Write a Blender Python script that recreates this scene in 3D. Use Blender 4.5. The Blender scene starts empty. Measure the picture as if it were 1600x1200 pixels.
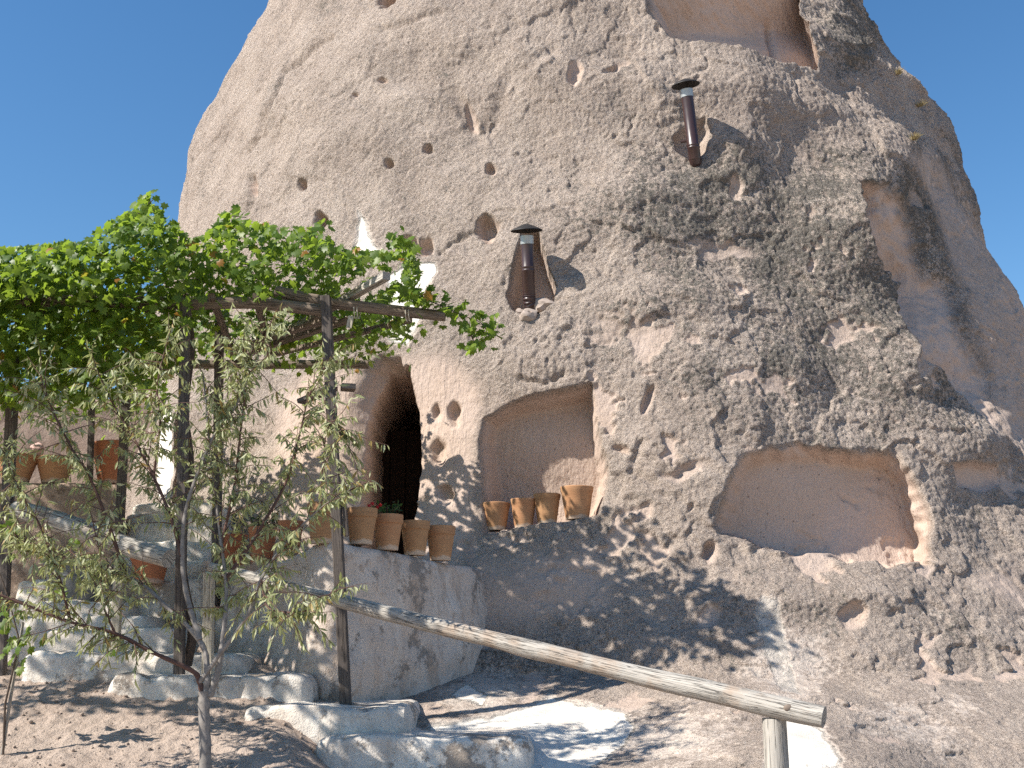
import bpy, math, random
import numpy as np
from mathutils import Vector, Matrix

# ------------------------------------------------------------------ scene, camera, sky, sun
S = bpy.context.scene
C = S.collection
rnd = random.Random(7)
rng = np.random.default_rng(7)

FPX = 1716.0                       # focal length in photo pixels (1600 wide)
PITCH = math.atan(400 / FPX)       # eye level lies at photo row 1000; eye is z = 0
cam_d = bpy.data.cameras.new('camera')
cam_d.sensor_width = 36.0
cam_d.lens = 36.0 * FPX / 1600.0
cam_d.clip_start = 0.05
cam_d.clip_end = 3000
cam = bpy.data.objects.new('camera', cam_d)
cam.location = (0, 0, 0)
cam.rotation_euler = (math.radians(90) + PITCH, 0, 0)
C.objects.link(cam)
S.camera = cam

LT = Vector((.67, .31, -.66)).normalized()      # the way the sunlight travels
W = bpy.data.worlds.new('World')
S.world = W
W.use_nodes = True
wn = W.node_tree.nodes
wn.clear()
wo = wn.new('ShaderNodeOutputWorld')
wb = wn.new('ShaderNodeBackground')
ws = wn.new('ShaderNodeTexSky')
ws.sky_type = 'NISHITA'
ws.sun_disc = False
ws.sun_elevation = math.asin(-LT.z)
ws.sun_rotation = math.atan2(-LT.x, -LT.y)
ws.altitude = 1200
ws.air_density = 1.4
ws.dust_density = 0.3
ws.ozone_density = 4.0
wb.inputs['Strength'].default_value = 0.092
wh = wn.new('ShaderNodeHueSaturation')
wh.inputs['Saturation'].default_value = 1.20
W.node_tree.links.new(ws.outputs[0], wh.inputs['Color'])
W.node_tree.links.new(wh.outputs[0], wb.inputs[0])
W.node_tree.links.new(wb.outputs[0], wo.inputs[0])

sun_d = bpy.data.lights.new('sun', 'SUN')
sun_d.energy = 5.0
sun_d.angle = math.radians(.53)
sun_d.color = (1.0, .94, .84)
sun = bpy.data.objects.new('sun', sun_d)
sun.rotation_euler = LT.to_track_quat('-Z', 'Y').to_euler()
sun.location = (-12, -4, 14)
C.objects.link(sun)

S.view_settings.view_transform = 'Standard'
S.view_settings.look = 'None'
S.view_settings.exposure = 0.76
S.view_settings.gamma = 1.0
S.view_settings.use_curve_mapping = False
S.render.engine = 'CYCLES'
S.cycles.use_denoising = False
S.cycles.max_bounces = 6
S.cycles.diffuse_bounces = 4
S.cycles.transparent_max_bounces = 4

# ------------------------------------------------------------------ pixel <-> place
cp, sp = math.cos(PITCH), math.sin(PITCH)


def at(px, py, Y):
    """point seen at photo pixel (px, py) that lies Y metres ahead of the camera"""
    r = (px - 800) / FPX
    u = (600 - py) / FPX
    d = Vector((r, cp - u * sp, sp + u * cp))
    return d * (Y / d.y)


def project(P):
    fx = P[..., 0]
    fw = P[..., 1] * cp + P[..., 2] * sp
    up = -P[..., 1] * sp + P[..., 2] * cp
    fw = np.where(fw < .1, .1, fw)
    return 800 + FPX * fx / fw, 600 - FPX * up / fw


def sstep(a, b, x):
    t = np.clip((x - a) / (b - a), 0, 1)
    return t * t * (3 - 2 * t)


# ------------------------------------------------------------------ gradient noise in numpy
_perm = np.random.default_rng(3).permutation(256).astype(np.int64)
_perm = np.concatenate([_perm, _perm, _perm])
_g = np.random.default_rng(4).normal(size=(256, 3))
_g /= np.linalg.norm(_g, axis=1)[:, None]
_g = _g.astype(np.float32)


def noise(P, scale, seed=0):
    """P (N,3) metres; scale = size of a lump in metres; about -1..1"""
    out = np.empty(len(P), np.float32)
    CH = 200000
    for s0 in range(0, len(P), CH):
        q = P[s0:s0 + CH] / scale + np.array([seed * 17.3, seed * 9.1, seed * 5.7])
        i = np.floor(q).astype(np.int64)
        f = (q - i).astype(np.float32)
        i &= 255
        w = f * f * f * (f * (f * 6 - 15) + 10)
        acc = 0
        for dx in (0, 1):
            hx = _perm[i[:, 0] + dx]
            wx = w[:, 0] if dx else 1 - w[:, 0]
            for dy in (0, 1):
                hy = _perm[hx + i[:, 1] + dy]
                wy = w[:, 1] if dy else 1 - w[:, 1]
                for dz in (0, 1):
                    g = _g[_perm[hy + i[:, 2] + dz]]
                    wz = w[:, 2] if dz else 1 - w[:, 2]
                    d = g[:, 0] * (f[:, 0] - dx) + g[:, 1] * (f[:, 1] - dy) + g[:, 2] * (f[:, 2] - dz)
                    acc = acc + d * wx * wy * wz
        out[s0:s0 + CH] = acc * 1.5
    return out


def noise1(x, y, z, scale, seed=0):
    return float(noise(np.array([[x, y, z]], float), scale, seed)[0])


# ------------------------------------------------------------------ materials
MATS = {}


class NT:
    def __init__(s, name):
        s.m = bpy.data.materials.new(name)
        s.m.use_nodes = True
        s.t = s.m.node_tree
        s.b = s.t.nodes['Principled BSDF']
        s.out = s.t.nodes['Material Output']
        MATS[name] = s.m

    def n(s, typ, **kw):
        nd = s.t.nodes.new(typ)
        for k, v in kw.items():
            if k.startswith('i_'):
                nd.inputs[k[2:].replace('_', ' ')].default_value = v
            else:
                setattr(nd, k, v)
        return nd

    def l(s, a, b):
        s.t.links.new(a, b)

    def coords(s, scale=(1, 1, 1)):
        tc = s.n('ShaderNodeTexCoord')
        mp = s.n('ShaderNodeMapping')
        mp.inputs['Scale'].default_value = scale
        s.l(tc.outputs['Object'], mp.inputs[0])
        return mp.outputs[0]

    def noise(s, vec, scale, detail=4, rough=.55, dist=0):
        nd = s.n('ShaderNodeTexNoise')
        nd.inputs['Scale'].default_value = scale
        nd.inputs['Detail'].default_value = detail
        nd.inputs['Roughness'].default_value = rough
        nd.inputs['Distortion'].default_value = dist
        s.l(vec, nd.inputs['Vector'])
        return nd.outputs['Fac']

    def math(s, op, a, b=None, c=None, clamp=False):
        nd = s.n('ShaderNodeMath', operation=op, use_clamp=clamp)
        for i, v in enumerate((a, b, c)):
            if v is None:
                continue
            if isinstance(v, (int, float)):
                nd.inputs[i].default_value = v
            else:
                s.l(v, nd.inputs[i])
        return nd.outputs[0]

    def ramp(s, v, a, b):
        nd = s.n('ShaderNodeMapRange', interpolation_type='SMOOTHSTEP')
        s.l(v, nd.inputs[0])
        nd.inputs[1].default_value = a
        nd.inputs[2].default_value = b
        return nd.outputs[0]

    def mix(s, fac, a, b, mode='MIX'):
        nd = s.n('ShaderNodeMix', data_type='RGBA', blend_type=mode)
        for k, v in ((0, fac), (6, a), (7, b)):
            if isinstance(v, (int, float)):
                nd.inputs[k].default_value = v
            elif isinstance(v, tuple):
                nd.inputs[k].default_value = (*v, 1)
            else:
                s.l(v, nd.inputs[k])
        return nd.outputs[2]

    def bump(s, h, strength=.5, dist=.02, prev=None):
        nd = s.n('ShaderNodeBump')
        nd.inputs['Strength'].default_value = strength
        nd.inputs['Distance'].default_value = dist
        s.l(h, nd.inputs['Height'])
        if prev is not None:
            s.l(prev, nd.inputs['Normal'])
        return nd.outputs[0]

    def fin(s, col, rough=.9, normal=None, spec=.2):
        if isinstance(col, tuple):
            s.b.inputs['Base Color'].default_value = (*col, 1)
        else:
            s.l(col, s.b.inputs['Base Color'])
        if isinstance(rough, (int, float)):
            s.b.inputs['Roughness'].default_value = rough
        else:
            s.l(rough, s.b.inputs['Roughness'])
        s.b.inputs['Specular IOR Level'].default_value = spec
        if normal is not None:
            s.l(normal, s.b.inputs['Normal'])
        return s.m


def mat_rock():
    t = NT('tuff_rock')
    v = t.coords()
    at_ = t.n('ShaderNodeAttribute', attribute_name='mask')
    sep = t.n('ShaderNodeSeparateColor')
    t.l(at_.outputs['Color'], sep.inputs[0])
    carve, lich, white = sep.outputs[0], sep.outputs[1], sep.outputs[2]
    knob = t.n('ShaderNodeAttribute', attribute_name='knob').outputs['Fac']
    big = t.noise(v, .7, 4, .6)
    mid = t.noise(v, 3.2, 5, .65)
    fine = t.noise(v, 15, 7, .80)
    grit = t.noise(v, 40, 4, .75)
    mot = t.noise(v, 1.5, 7, .72, .4)
    col = t.mix(t.ramp(big, .3, .7), (.53, .43, .365), (.62, .515, .44))
    col = t.mix(t.math('MULTIPLY', t.ramp(mid, .35, .7), .6), col, (.43, .345, .285))
    # pale freshly broken grains and dark specks
    col = t.mix(t.math('MULTIPLY', t.ramp(fine, .52, .72), .55), col, (.70, .60, .51))
    col = t.mix(t.math('MULTIPLY', t.ramp(fine, .47, .33), .5), col, (.25, .20, .165))
    run = t.noise(t.coords((3.2, 3.2, .35)), 1.0, 5, .65)
    col = t.mix(t.math('MULTIPLY', t.ramp(run, .52, .70), .35), col, (.33, .275, .235))
    col = t.mix(t.math('MULTIPLY', t.ramp(run, .46, .32), .35), col, (.64, .54, .46))
    col = t.mix(t.math('MULTIPLY', t.ramp(grit, .53, .64), .60), col, (.76, .655, .56))
    col = t.mix(t.math('MULTIPLY', t.ramp(grit, .46, .35), .65), col, (.20, .16, .135))
    col = t.mix(t.math('MULTIPLY', t.ramp(mot, .52, .64), .50), col, (.38, .31, .265))
    col = t.mix(t.math('MULTIPLY', t.ramp(mot, .46, .36), .55), col, (.68, .565, .475))
    # lichen sits on the proud grains
    spk = t.noise(v, 17, 7, .82)
    ls = t.math('ADD', t.math('MULTIPLY', lich, .78), t.math('MULTIPLY', knob, .12))
    ls = t.math('ADD', ls, t.math('MULTIPLY', t.math('SUBTRACT', spk, .5), 4.0))
    ls = t.math('ADD', ls, t.math('MULTIPLY', t.math('SUBTRACT', mot, .5), 1.8))
    lf = t.math('MULTIPLY', t.ramp(ls, .52, .82), .86)
    lcol = t.mix(t.ramp(grit, .4, .65), (.13, .12, .105), (.27, .25, .215))
    col = t.mix(lf, col, lcol)
    # hewn or flaked surfaces: smoother, pinker, faint ochre, dark pores
    hue = t.noise(v, 1.6, 3, .5)
    cc = t.mix(t.ramp(hue, .35, .7), (.55, .435, .37), (.53, .405, .325))
    cc = t.mix(t.math('MULTIPLY', t.ramp(grit, .4, .62), .35), cc, (.42, .32, .265))
    pore = t.n('ShaderNodeTexVoronoi', feature='F1')
    pore.inputs['Scale'].default_value = 9
    t.l(v, pore.inputs['Vector'])
    cc = t.mix(t.math('MULTIPLY', t.ramp(pore.outputs['Distance'], .14, .05), .7), cc, (.14, .10, .08))
    st = t.noise(v, 2.3, 5, .7)
    cc = t.mix(t.math('MULTIPLY', t.ramp(st, .56, .75), t.math('MULTIPLY', lich, .9)), cc, (.13, .115, .10))
    col = t.mix(carve, col, cc)
    wf = t.ramp(t.math('ADD', white, t.math('MULTIPLY', t.math('ADD', t.math('SUBTRACT', mid, .5), t.math('MULTIPLY', t.math('SUBTRACT', fine, .5), .8)), .8)), .30, .85)
    wcol = t.mix(t.ramp(mid, .4, .7), (.74, .695, .63), (.62, .56, .50))
    col = t.mix(t.math('MULTIPLY', wf, .95), col, wcol)
    sm = t.math('SUBTRACT', 1.0, t.math('MULTIPLY', t.math('MAXIMUM', carve, wf), .82))
    n1 = t.bump(t.math('MULTIPLY', fine, sm), 1.0, .075)
    n2 = t.bump(t.math('MULTIPLY', grit, sm), 1.0, .03, n1)
    pick = t.noise(t.coords((22, 22, 5)), 1.0, 3, .6)
    n3 = t.bump(t.math('MULTIPLY', pick, carve), .8, .03, n2)
    return t.fin(col, .95, n3, .1)


def mat_plaster(name, c1, c2, dirt, amt=.5, patch=None):
    t = NT(name)
    v = t.coords()
    a = t.noise(v, 2.2, 6, .7)
    b = t.noise(v, 9, 6, .75)
    g = t.noise(v, 70, 3, .6)
    run = t.noise(t.coords((5, 5, .6)), 1.3, 5, .65)
    col = t.mix(t.ramp(a, .35, .68), c1, c2)
    col = t.mix(t.math('MULTIPLY', t.ramp(run, .48, .72), amt * .9), col, dirt)
    col = t.mix(t.math('MULTIPLY', t.ramp(b, .50, .70), amt), col, dirt)
    d2 = t.noise(v, 1.5, 8, .78)
    f2 = t.ramp(d2, .535, .585)
    col = t.mix(t.math('MULTIPLY', f2, amt * 1.3, None, True), col, patch or tuple(x * .62 for x in dirt))
    col = t.mix(t.math('MULTIPLY', t.ramp(g, .56, .7), .35), col, tuple(x * .5 for x in dirt))
    n0 = t.bump(f2, .35, -.012)
    n1 = t.bump(b, .6, .04, n0)
    n2 = t.bump(g, .6, .012, n1)
    return t.fin(col, .92, n2, .15)


def mat_soil():
    t = NT('dry_soil')
    v = t.coords()
    a = t.noise(v, .8, 4, .6)
    b = t.noise(v, 12, 5, .7)
    g = t.noise(v, 55, 4, .7)
    col = t.mix(t.ramp(a, .35, .65), (.42, .325, .265), (.50, .40, .335))
    col = t.mix(t.math('MULTIPLY', t.ramp(b, .52, .7), .5), col, (.28, .21, .17))
    col = t.mix(t.math('MULTIPLY', t.ramp(g, .55, .72), .5), col, (.50, .41, .345))
    n1 = t.bump(b, .8, .06)
    n2 = t.bump(g, .9, .02, n1)
    return t.fin(col, .97, n2, .08)


def mat_wood(name, c1, c2, crack=.6, warm=None):
    """weathered round wood; grain runs along the mesh attribute 'along'"""
    t = NT(name)
    uv = t.n('ShaderNodeUVMap', uv_map='UVMap').outputs[0]
    mp = t.n('ShaderNodeMapping')
    mp.inputs['Scale'].default_value = (1.2, 26, 1)
    t.l(uv, mp.inputs[0])
    g = t.noise(mp.outputs[0], 2.2, 6, .7, .3)
    v = t.coords()
    a = t.noise(v, 3.0, 4, .6)
    col = t.mix(t.ramp(g, .3, .7), c1, c2)
    if warm:
        col = t.mix(t.math('MULTIPLY', t.ramp(a, .5, .68), .55), col, warm)
    mp2 = t.n('ShaderNodeMapping')
    mp2.inputs['Scale'].default_value = (.7, 9, 1)
    t.l(uv, mp2.inputs[0])
    ck = t.noise(mp2.outputs[0], 2.0, 4, .6, .2)
    line = t.math('ABSOLUTE', t.math('SUBTRACT', ck, .5))
    cf = t.math('MULTIPLY', t.ramp(line, .022, .004), crack)
    col = t.mix(cf, col, tuple(x * .16 for x in c1))
    h = t.math('SUBTRACT', t.math('MULTIPLY', g, .5), cf)
    return t.fin(col, .85, t.bump(h, .7, .012), .15)


def mat_terracotta(name, c1, c2):
    t = NT(name)
    v = t.coords()
    a = t.noise(v, 5, 5, .65)
    sx = t.noise(t.coords((6, 6, 60)), 1, 3, .6)
    g = t.noise(v, 90, 3, .6)
    inf = t.n('ShaderNodeObjectInfo').outputs['Random']
    col = t.mix(t.ramp(a, .3, .7), c1, c2)
    col = t.mix(t.math('MULTIPLY', inf, .5), col, (.34, .22, .11))
    tc = t.n('ShaderNodeTexCoord')
    sp_ = t.n('ShaderNodeSeparateXYZ')
    t.l(tc.outputs['Object'], sp_.inputs[0])
    lime = t.math('ADD', t.ramp(sp_.outputs[2], .09, .0), t.math('MULTIPLY', t.math('SUBTRACT', a, .5), 2.2))
    col = t.mix(t.math('MULTIPLY', t.ramp(lime, .55, 1.0), .55), col, (.62, .56, .48))
    col = t.mix(t.math('MULTIPLY', t.ramp(sx, .5, .7), .25), col, (.20, .09, .045))
    return t.fin(col, .85, t.bump(t.math('ADD', sx, t.math('MULTIPLY', g, .5)), .35, .006), .2)


def mat_leaf(name, cols, trans, tw=.45, rough=.5, spec=.35):
    t = NT(name)
    r = t.n('ShaderNodeAttribute', attribute_name='tint').outputs['Fac']
    cr = t.n('ShaderNodeValToRGB')
    el = cr.color_ramp.elements
    el[0].position, el[0].color = cols[0][0], (*cols[0][1], 1)
    el[1].position, el[1].color = cols[-1][0], (*cols[-1][1], 1)
    for p, c in cols[1:-1]:
        e = el.new(p)
        e.color = (*c, 1)
    t.l(r, cr.inputs[0])
    v = t.coords()
    col = t.mix(t.math('MULTIPLY', t.noise(v, 40, 3, .6), .35), cr.outputs[0], tuple(x * .5 for x in cols[0][1]))
    t.fin(col, rough, None, spec)
    tr = t.n('ShaderNodeBsdfTranslucent')
    t.l(t.mix(.5, col, trans), tr.inputs[0])
    mx = t.n('ShaderNodeMixShader')
    mx.inputs[0].default_value = tw
    t.l(t.b.outputs[0], mx.inputs[1])
    t.l(tr.outputs[0], mx.inputs[2])
    t.l(mx.outputs[0], t.out.inputs[0])
    return t.m


def mat_plain(name, col, rough=.6, metal=0, spec=.4, var=.25, bump=.15, scale=30):
    t = NT(name)
    v = t.coords()
    a = t.noise(v, scale, 4, .65)
    c = t.mix(t.math('MULTIPLY', t.ramp(a, .4, .7), var), col, tuple(x * .5 for x in col))
    t.b.inputs['Metallic'].default_value = metal
    rr = t.math('ADD', t.math('MULTIPLY', a, .25), rough - .12)
    return t.fin(c, rr, t.bump(a, bump, .004), spec)


M_rock = mat_rock()
M_steps = mat_plaster('limewashed_steps', (.66, .59, .52), (.80, .75, .68), (.46, .385, .325), .75, (.33, .275, .23))
M_wall = mat_plaster('worn_limewash', (.60, .50, .425), (.70, .62, .55), (.38, .275, .205), .8, (.30, .255, .22))
M_mud = mat_plaster('mud_wall', (.33, .24, .19), (.40, .31, .25), (.25, .17, .13), .5)
M_soil = mat_soil()
M_log = mat_wood('weathered_log', (.33, .30, .265), (.50, .465, .415), .8, (.36, .24, .16))
M_pale = mat_wood('pale_post_wood', (.42, .37, .29), (.55, .50, .41), .5)
M_dark = mat_wood('dark_post_wood', (.085, .072, .066), (.16, .135, .12), .5)
M_beam = mat_wood('brown_beam_wood', (.17, .13, .105), (.28, .225, .18), .7)
M_tc = mat_terracotta('terracotta', (.42, .21, .11), (.48, .275, .15))
M_tcr = mat_terracotta('red_terracotta', (.44, .15, .075), (.50, .20, .10))
M_bark = mat_plain('tree_bark', (.26, .235, .215), .9, 0, .1, .6, .6, 25)
M_twig = mat_plain('red_brown_twig', (.13, .075, .06), .8, 0, .2, .4, .3, 30)
M_vinewood = mat_plain('vine_bark', (.10, .075, .06), .95, 0, .1, .5, .8, 30)
M_enamel = mat_plain('brown_enamel_pipe', (.046, .022, .020), .34, 0, .6, .25, .05, 12)
M_galv = mat_plain('galvanised_collar', (.42, .44, .44), .45, .5, .5, .2, .05, 20)
M_soot = mat_plain('sooty_cap', (.020, .018, .017), .55, 0, .4, .4, .1, 18)
M_tub = mat_plain('grey_metal_tub', (.20, .205, .205), .5, .3, .4, .4, .1, 10)
M_dw = mat_plain('shade_dark_door_boards', (.030, .018, .013), .8, 0, .2, .4, .3, 14)
M_stone = mat_plain('pink_grey_stone', (.42, .34, .29), .95, 0, .1, .4, .6, 18)
M_pink = mat_plain('pale_pink_stone', (.62, .42, .38), .9, 0, .15, .4, .4, 14)
M_petal = mat_plain('red_petal', (.50, .02, .02), .6, 0, .3, .2, .05, 40)
M_dry = mat_plain('dry_grass', (.36, .29, .15), .9, 0, .1, .4, .1, 30)
M_cord = mat_plain('pale_twine', (.55, .50, .42), .9, 0, .1, .3, .2, 30)
M_vleaf = mat_leaf('vine_leaf', [(0, (.055, .11, .015)), (.45, (.12, .20, .022)), (.80, (.20, .28, .035)),
                                 (.97, (.30, .34, .05)), (1, (.42, .17, .03))], (.44, .60, .06), .5, .45, .45)
M_tleaf = mat_leaf('silver_leaf', [(0, (.25, .28, .115)), (.5, (.42, .44, .22)), (.85, (.62, .62, .42)),
                                   (1, (.42, .28, .10))], (.42, .46, .14), .36, .5, .4)
M_hleaf = mat_leaf('herb_leaf', [(0, (.025, .06, .02)), (1, (.06, .12, .03))], (.1, .2, .03), .3, .6, .3)


# ------------------------------------------------------------------ mesh helpers
class MB:
    def __init__(s):
        s.v, s.f, s.uv = [], [], []

    def add(s, vs, fs, uvs=None):
        o = len(s.v)
        s.v += [tuple(p) for p in vs]
        s.f += [tuple(i + o for i in f) for f in fs]
        s.uv += uvs if uvs else [[(0, 0)] * len(f) for f in fs]

    def tube(s, path, radii, n=10, caps=True, wob=0, seed=0, cap_round=0):
        path = [Vector(p) for p in path]
        m = len(path)
        if isinstance(radii, (int, float)):
            radii = [radii] * m
        vs, fs, uvs = [], [], []
        t0 = (path[1] - path[0]).normalized()
        ref = Vector((0, 0, 1)) if abs(t0.z) < .9 else Vector((1, 0, 0))
        u = t0.cross(ref).normalized()
        ln = 0
        L = []
        for i, p in enumerate(path):
            if i == 0:
                t = t0
            elif i == m - 1:
                t = (path[i] - path[i - 1]).normalized()
            else:
                t = (path[i + 1] - path[i - 1]).normalized()
            u = (u - t * u.dot(t)).normalized()
            w = t.cross(u)
            if i:
                ln += (path[i] - path[i - 1]).length
            L.append(ln)
            for k in range(n):
                a = 2 * math.pi * k / n
                r = radii[i]
                if wob:
                    r *= 1 + wob * noise1(p.x + math.cos(a) * .3, p.y + math.sin(a) * .3, p.z, .35, seed)
                vs.append(p + (u * math.cos(a) + w * math.sin(a)) * r)
        for i in range(m - 1):
            for k in range(n):
                k2 = (k + 1) % n
                fs.append((i * n + k, i * n + k2, (i + 1) * n + k2, (i + 1) * n + k))
                uvs.append([(L[i], k / n), (L[i], (k + 1) / n), (L[i + 1], (k + 1) / n), (L[i + 1], k / n)])
        if caps:
            fs.append(tuple(reversed(range(n))))
            uvs.append([(0, k / n) for k in range(n)])
            fs.append(tuple((m - 1) * n + k for k in range(n)))
            uvs.append([(0, k / n) for k in range(n)])
        s.add(vs, fs, uvs)
        return s

    def bar(s, a, b, w, h, up=(0, 0, 1), ch=.08):
        """timber with chamfered edges from a to b, cross-section w x h"""
        a, b = Vector(a), Vector(b)
        t = (b - a).normalized()
        up = Vector(up)
        if abs(t.dot(up)) > .95:
            up = Vector((0, -1, 0))
        sd = t.cross(up).normalized()
        u2 = sd.cross(t)
        c = ch * min(w, h)
        prof = [(-w / 2 + c, -h / 2), (w / 2 - c, -h / 2), (w / 2, -h / 2 + c), (w / 2, h / 2 - c),
                (w / 2 - c, h / 2), (-w / 2 + c, h / 2), (-w / 2, h / 2 - c), (-w / 2, -h / 2 + c)]
        vs = [p + sd * x + u2 * y for p in (a, b) for x, y in prof]
        ln = (b - a).length
        fs = [(k, (k + 1) % 8, 8 + (k + 1) % 8, 8 + k) for k in range(8)] + [tuple(reversed(range(8))), tuple(range(8, 16))]
        uvs = [[(0, k / 8), (0, (k + 1) / 8), (ln, (k + 1) / 8), (ln, k / 8)] for k in range(8)]
        uvs += [[(0, k / 8) for k in range(8)]] * 2
        s.add(vs, fs, uvs)
        return s

    def lathe(s, c, prof, n=28, axis=(0, 0, 1)):
        """prof = [(radius, height)]"""
        ax = Vector(axis).normalized()
        ref = Vector((1, 0, 0)) if abs(ax.x) < .9 else Vector((0, 1, 0))
        u = (ref - ax * ref.dot(ax)).normalized()
        w = ax.cross(u)
        c = Vector(c)
        vs = [c + ax * h + (u * math.cos(2 * math.pi * k / n) + w * math.sin(2 * math.pi * k / n)) * r
              for r, h in prof for k in range(n)]
        fs = [(i * n + k, i * n + (k + 1) % n, (i + 1) * n + (k + 1) % n, (i + 1) * n + k)
              for i in range(len(prof) - 1) for k in range(n)]
        s.add(vs, fs)
        return s

    def build(s, name, mat, parent=None, smooth=True, origin=None):
        o0 = Vector(origin) if origin is not None else (parent_world(parent) if parent else Vector((0, 0, 0)))
        me = bpy.data.meshes.new(name)
        me.from_pydata([(x - o0.x, y - o0.y, z - o0.z) for x, y, z in s.v], [], s.f)
        uvl = me.uv_layers.new(name='UVMap')
        flat = np.array([c for f in s.uv for uv in f for c in uv], np.float32)
        if len(flat) == len(uvl.data) * 2:
            uvl.data.foreach_set('uv', flat)
        me.materials.append(mat)
        if smooth:
            me.polygons.foreach_set('use_smooth', [True] * len(me.polygons))
            try:
                me.set_sharp_from_angle(angle=math.radians(40))
            except Exception:
                pass
        me.update()
        ob = bpy.data.objects.new(name, me)
        C.objects.link(ob)
        if parent:
            ob.parent = parent
        elif origin is not None:
            ob.location = o0
        return ob


def parent_world(p):
    v = Vector((0, 0, 0))
    while p:
        v += p.location
        p = p.parent
    return v


def tag(o, label, cat, group=None, kind=None):
    if label:
        o['label'] = label
    if cat:
        o['category'] = cat
    if group:
        o['group'] = group
    if kind:
        o['kind'] = kind
    return o


def thing(name, loc, label, cat, group=None):
    o = bpy.data.objects.new(name, None)
    o.empty_display_size = .1
    o.location = loc
    C.objects.link(o)
    return tag(o, label, cat, group)


def np_mesh(name, V, F, mat, smooth=True):
    """V (n,3), F (m,k) arrays"""
    me = bpy.data.meshes.new(name)
    n, (m, k) = len(V), F.shape
    me.vertices.add(n)
    me.vertices.foreach_set('co', V.astype(np.float32).ravel())
    me.loops.add(m * k)
    me.loops.foreach_set('vertex_index', F.astype(np.int32).ravel())
    me.polygons.add(m)
    me.polygons.foreach_set('loop_start', np.arange(0, m * k, k, dtype=np.int32))
    if smooth:
        me.polygons.foreach_set('use_smooth', np.ones(m, bool))
    me.materials.append(mat)
    me.update(calc_edges=True)
    return me


def spline(pts, n):
    """Catmull-Rom through tuples of any length, n samples"""
    P = np.array(pts, float)
    P = np.vstack([2 * P[0] - P[1], P, 2 * P[-1] - P[-2]])
    k = len(P) - 3
    out = []
    for j in range(n):
        t = j / (n - 1) * k
        i = min(int(t), k - 1)
        u = t - i
        a, b, c, d = P[i:i + 4]
        out.append(.5 * (2 * b + (c - a) * u + (2 * a - 5 * b + 4 * c - d) * u * u + (3 * b - a - 3 * c + d) * u ** 3))
    return np.array(out)


#@@ROCK
# ------------------------------------------------------------------ the rock cone with its cave rooms
AX, AY = 1.09, 20.7
phi = np.concatenate([np.radians(np.linspace(-80, 76, 1180)), np.radians(np.linspace(76, 280, 46))[1:-1]])
zz = np.concatenate([np.arange(-1.9, -.2, .012), np.arange(-.2, 5, .0200), np.arange(5, 12.6, .028), np.linspace(12.65, 20.6, 34)])
PH, ZZ = np.meshgrid(phi, zz)
nz, nph = PH.shape
PH, ZZ = PH.ravel(), ZZ.ravel()
ZL = [-1.9, .8, 4, 7.02, 8.08, 9.37, 10.48, 11.49, 14, 17, 19.3, 20.3, 20.6]
RL = [9.35, 8.8, 8.0, 7.46, 7.31, 6.95, 6.56, 6.20, 5.1, 3.4, 1.7, .7, .02]
ZR = [-1.9, .8, 4.68, 5.22, 6.01, 7.14, 7.66, 8.31, 8.74, 9.31, 9.88, 10.51, 11.15, 14, 17, 19.3, 20.3, 20.6]
RR = [9.85, 9.25, 8.07, 7.94, 7.68, 7.46, 7.20, 7.08, 7.00, 6.63, 6.44, 6.33, 5.97, 4.9, 3.3, 1.7, .7, .02]
tmix = np.clip((np.sin(PH) / .9 + 1) / 2, 0, 1)
R = np.interp(ZZ, ZL, RL) * (1 - tmix) + np.interp(ZZ, ZR, RR) * tmix
front = np.cos(PH) > .05
sn, cs = np.sin(PH), np.cos(PH)


def pos(R_):
    return np.stack([AX + R_ * sn, AY - R_ * cs, ZZ], 1)


# the foot of the rock runs out towards the path
XF = AX + 9.4 * sn
g = sstep(-2.5, -1.4, XF) * (1 - .55 * sstep(1.6, 3.2, XF)) * front
R = R + g * (.30 * np.clip(.9 - ZZ, 0, 1.3) ** 1.5 + np.clip(-.32 - ZZ, 0, 3) / .26)
g2 = sstep(.4, 2.4, XF) * front
R = R + g2 * .20 * np.clip(2.8 - ZZ, 0, 3.6) ** 1.25
PX, PY = project(pos(R))
for bx, by, sx_, sy_, amp in [(1250, 110, 190, 60, .10), (1130, 600, 150, 130, .30), (850, 560, 90, 40, .10),
                              (600, 700, 90, 140, -.22), (840, 905, 130, 45, .15), (1330, 360, 70, 110, .45), (1390, 240, 90, 60, .22),
                              (1410, 560, 80, 80, .42), (1500, 690, 80, 60, .35), (1000, 340, 160, 100, .12),
                              (1060, 480, 110, 40, .14), (720, 190, 60, 50, -.10), (850, 120, 70, 60, .16),
                              (1280, 930, 160, 30, .16), (1140, 235, 34, 30, .13), (430, 150, 40, 60, .08)]:
    R = R + amp * np.exp(-((PX - bx) / sx_) ** 2 - ((PY - by) / sy_) ** 2) * front
base = pos(R)
PX, PY = project(base)
N = np.stack([sn, -cs, np.full_like(sn, .3)], 1) / math.sqrt(1.09)

# coarse undulation bends every outline a little, so features are not ruled
wx = noise(base, .5, 11) * 7 + noise(base, .13, 12) * 4
wy = noise(base, .5, 13) * 7 + noise(base, .13, 14) * 4


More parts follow.
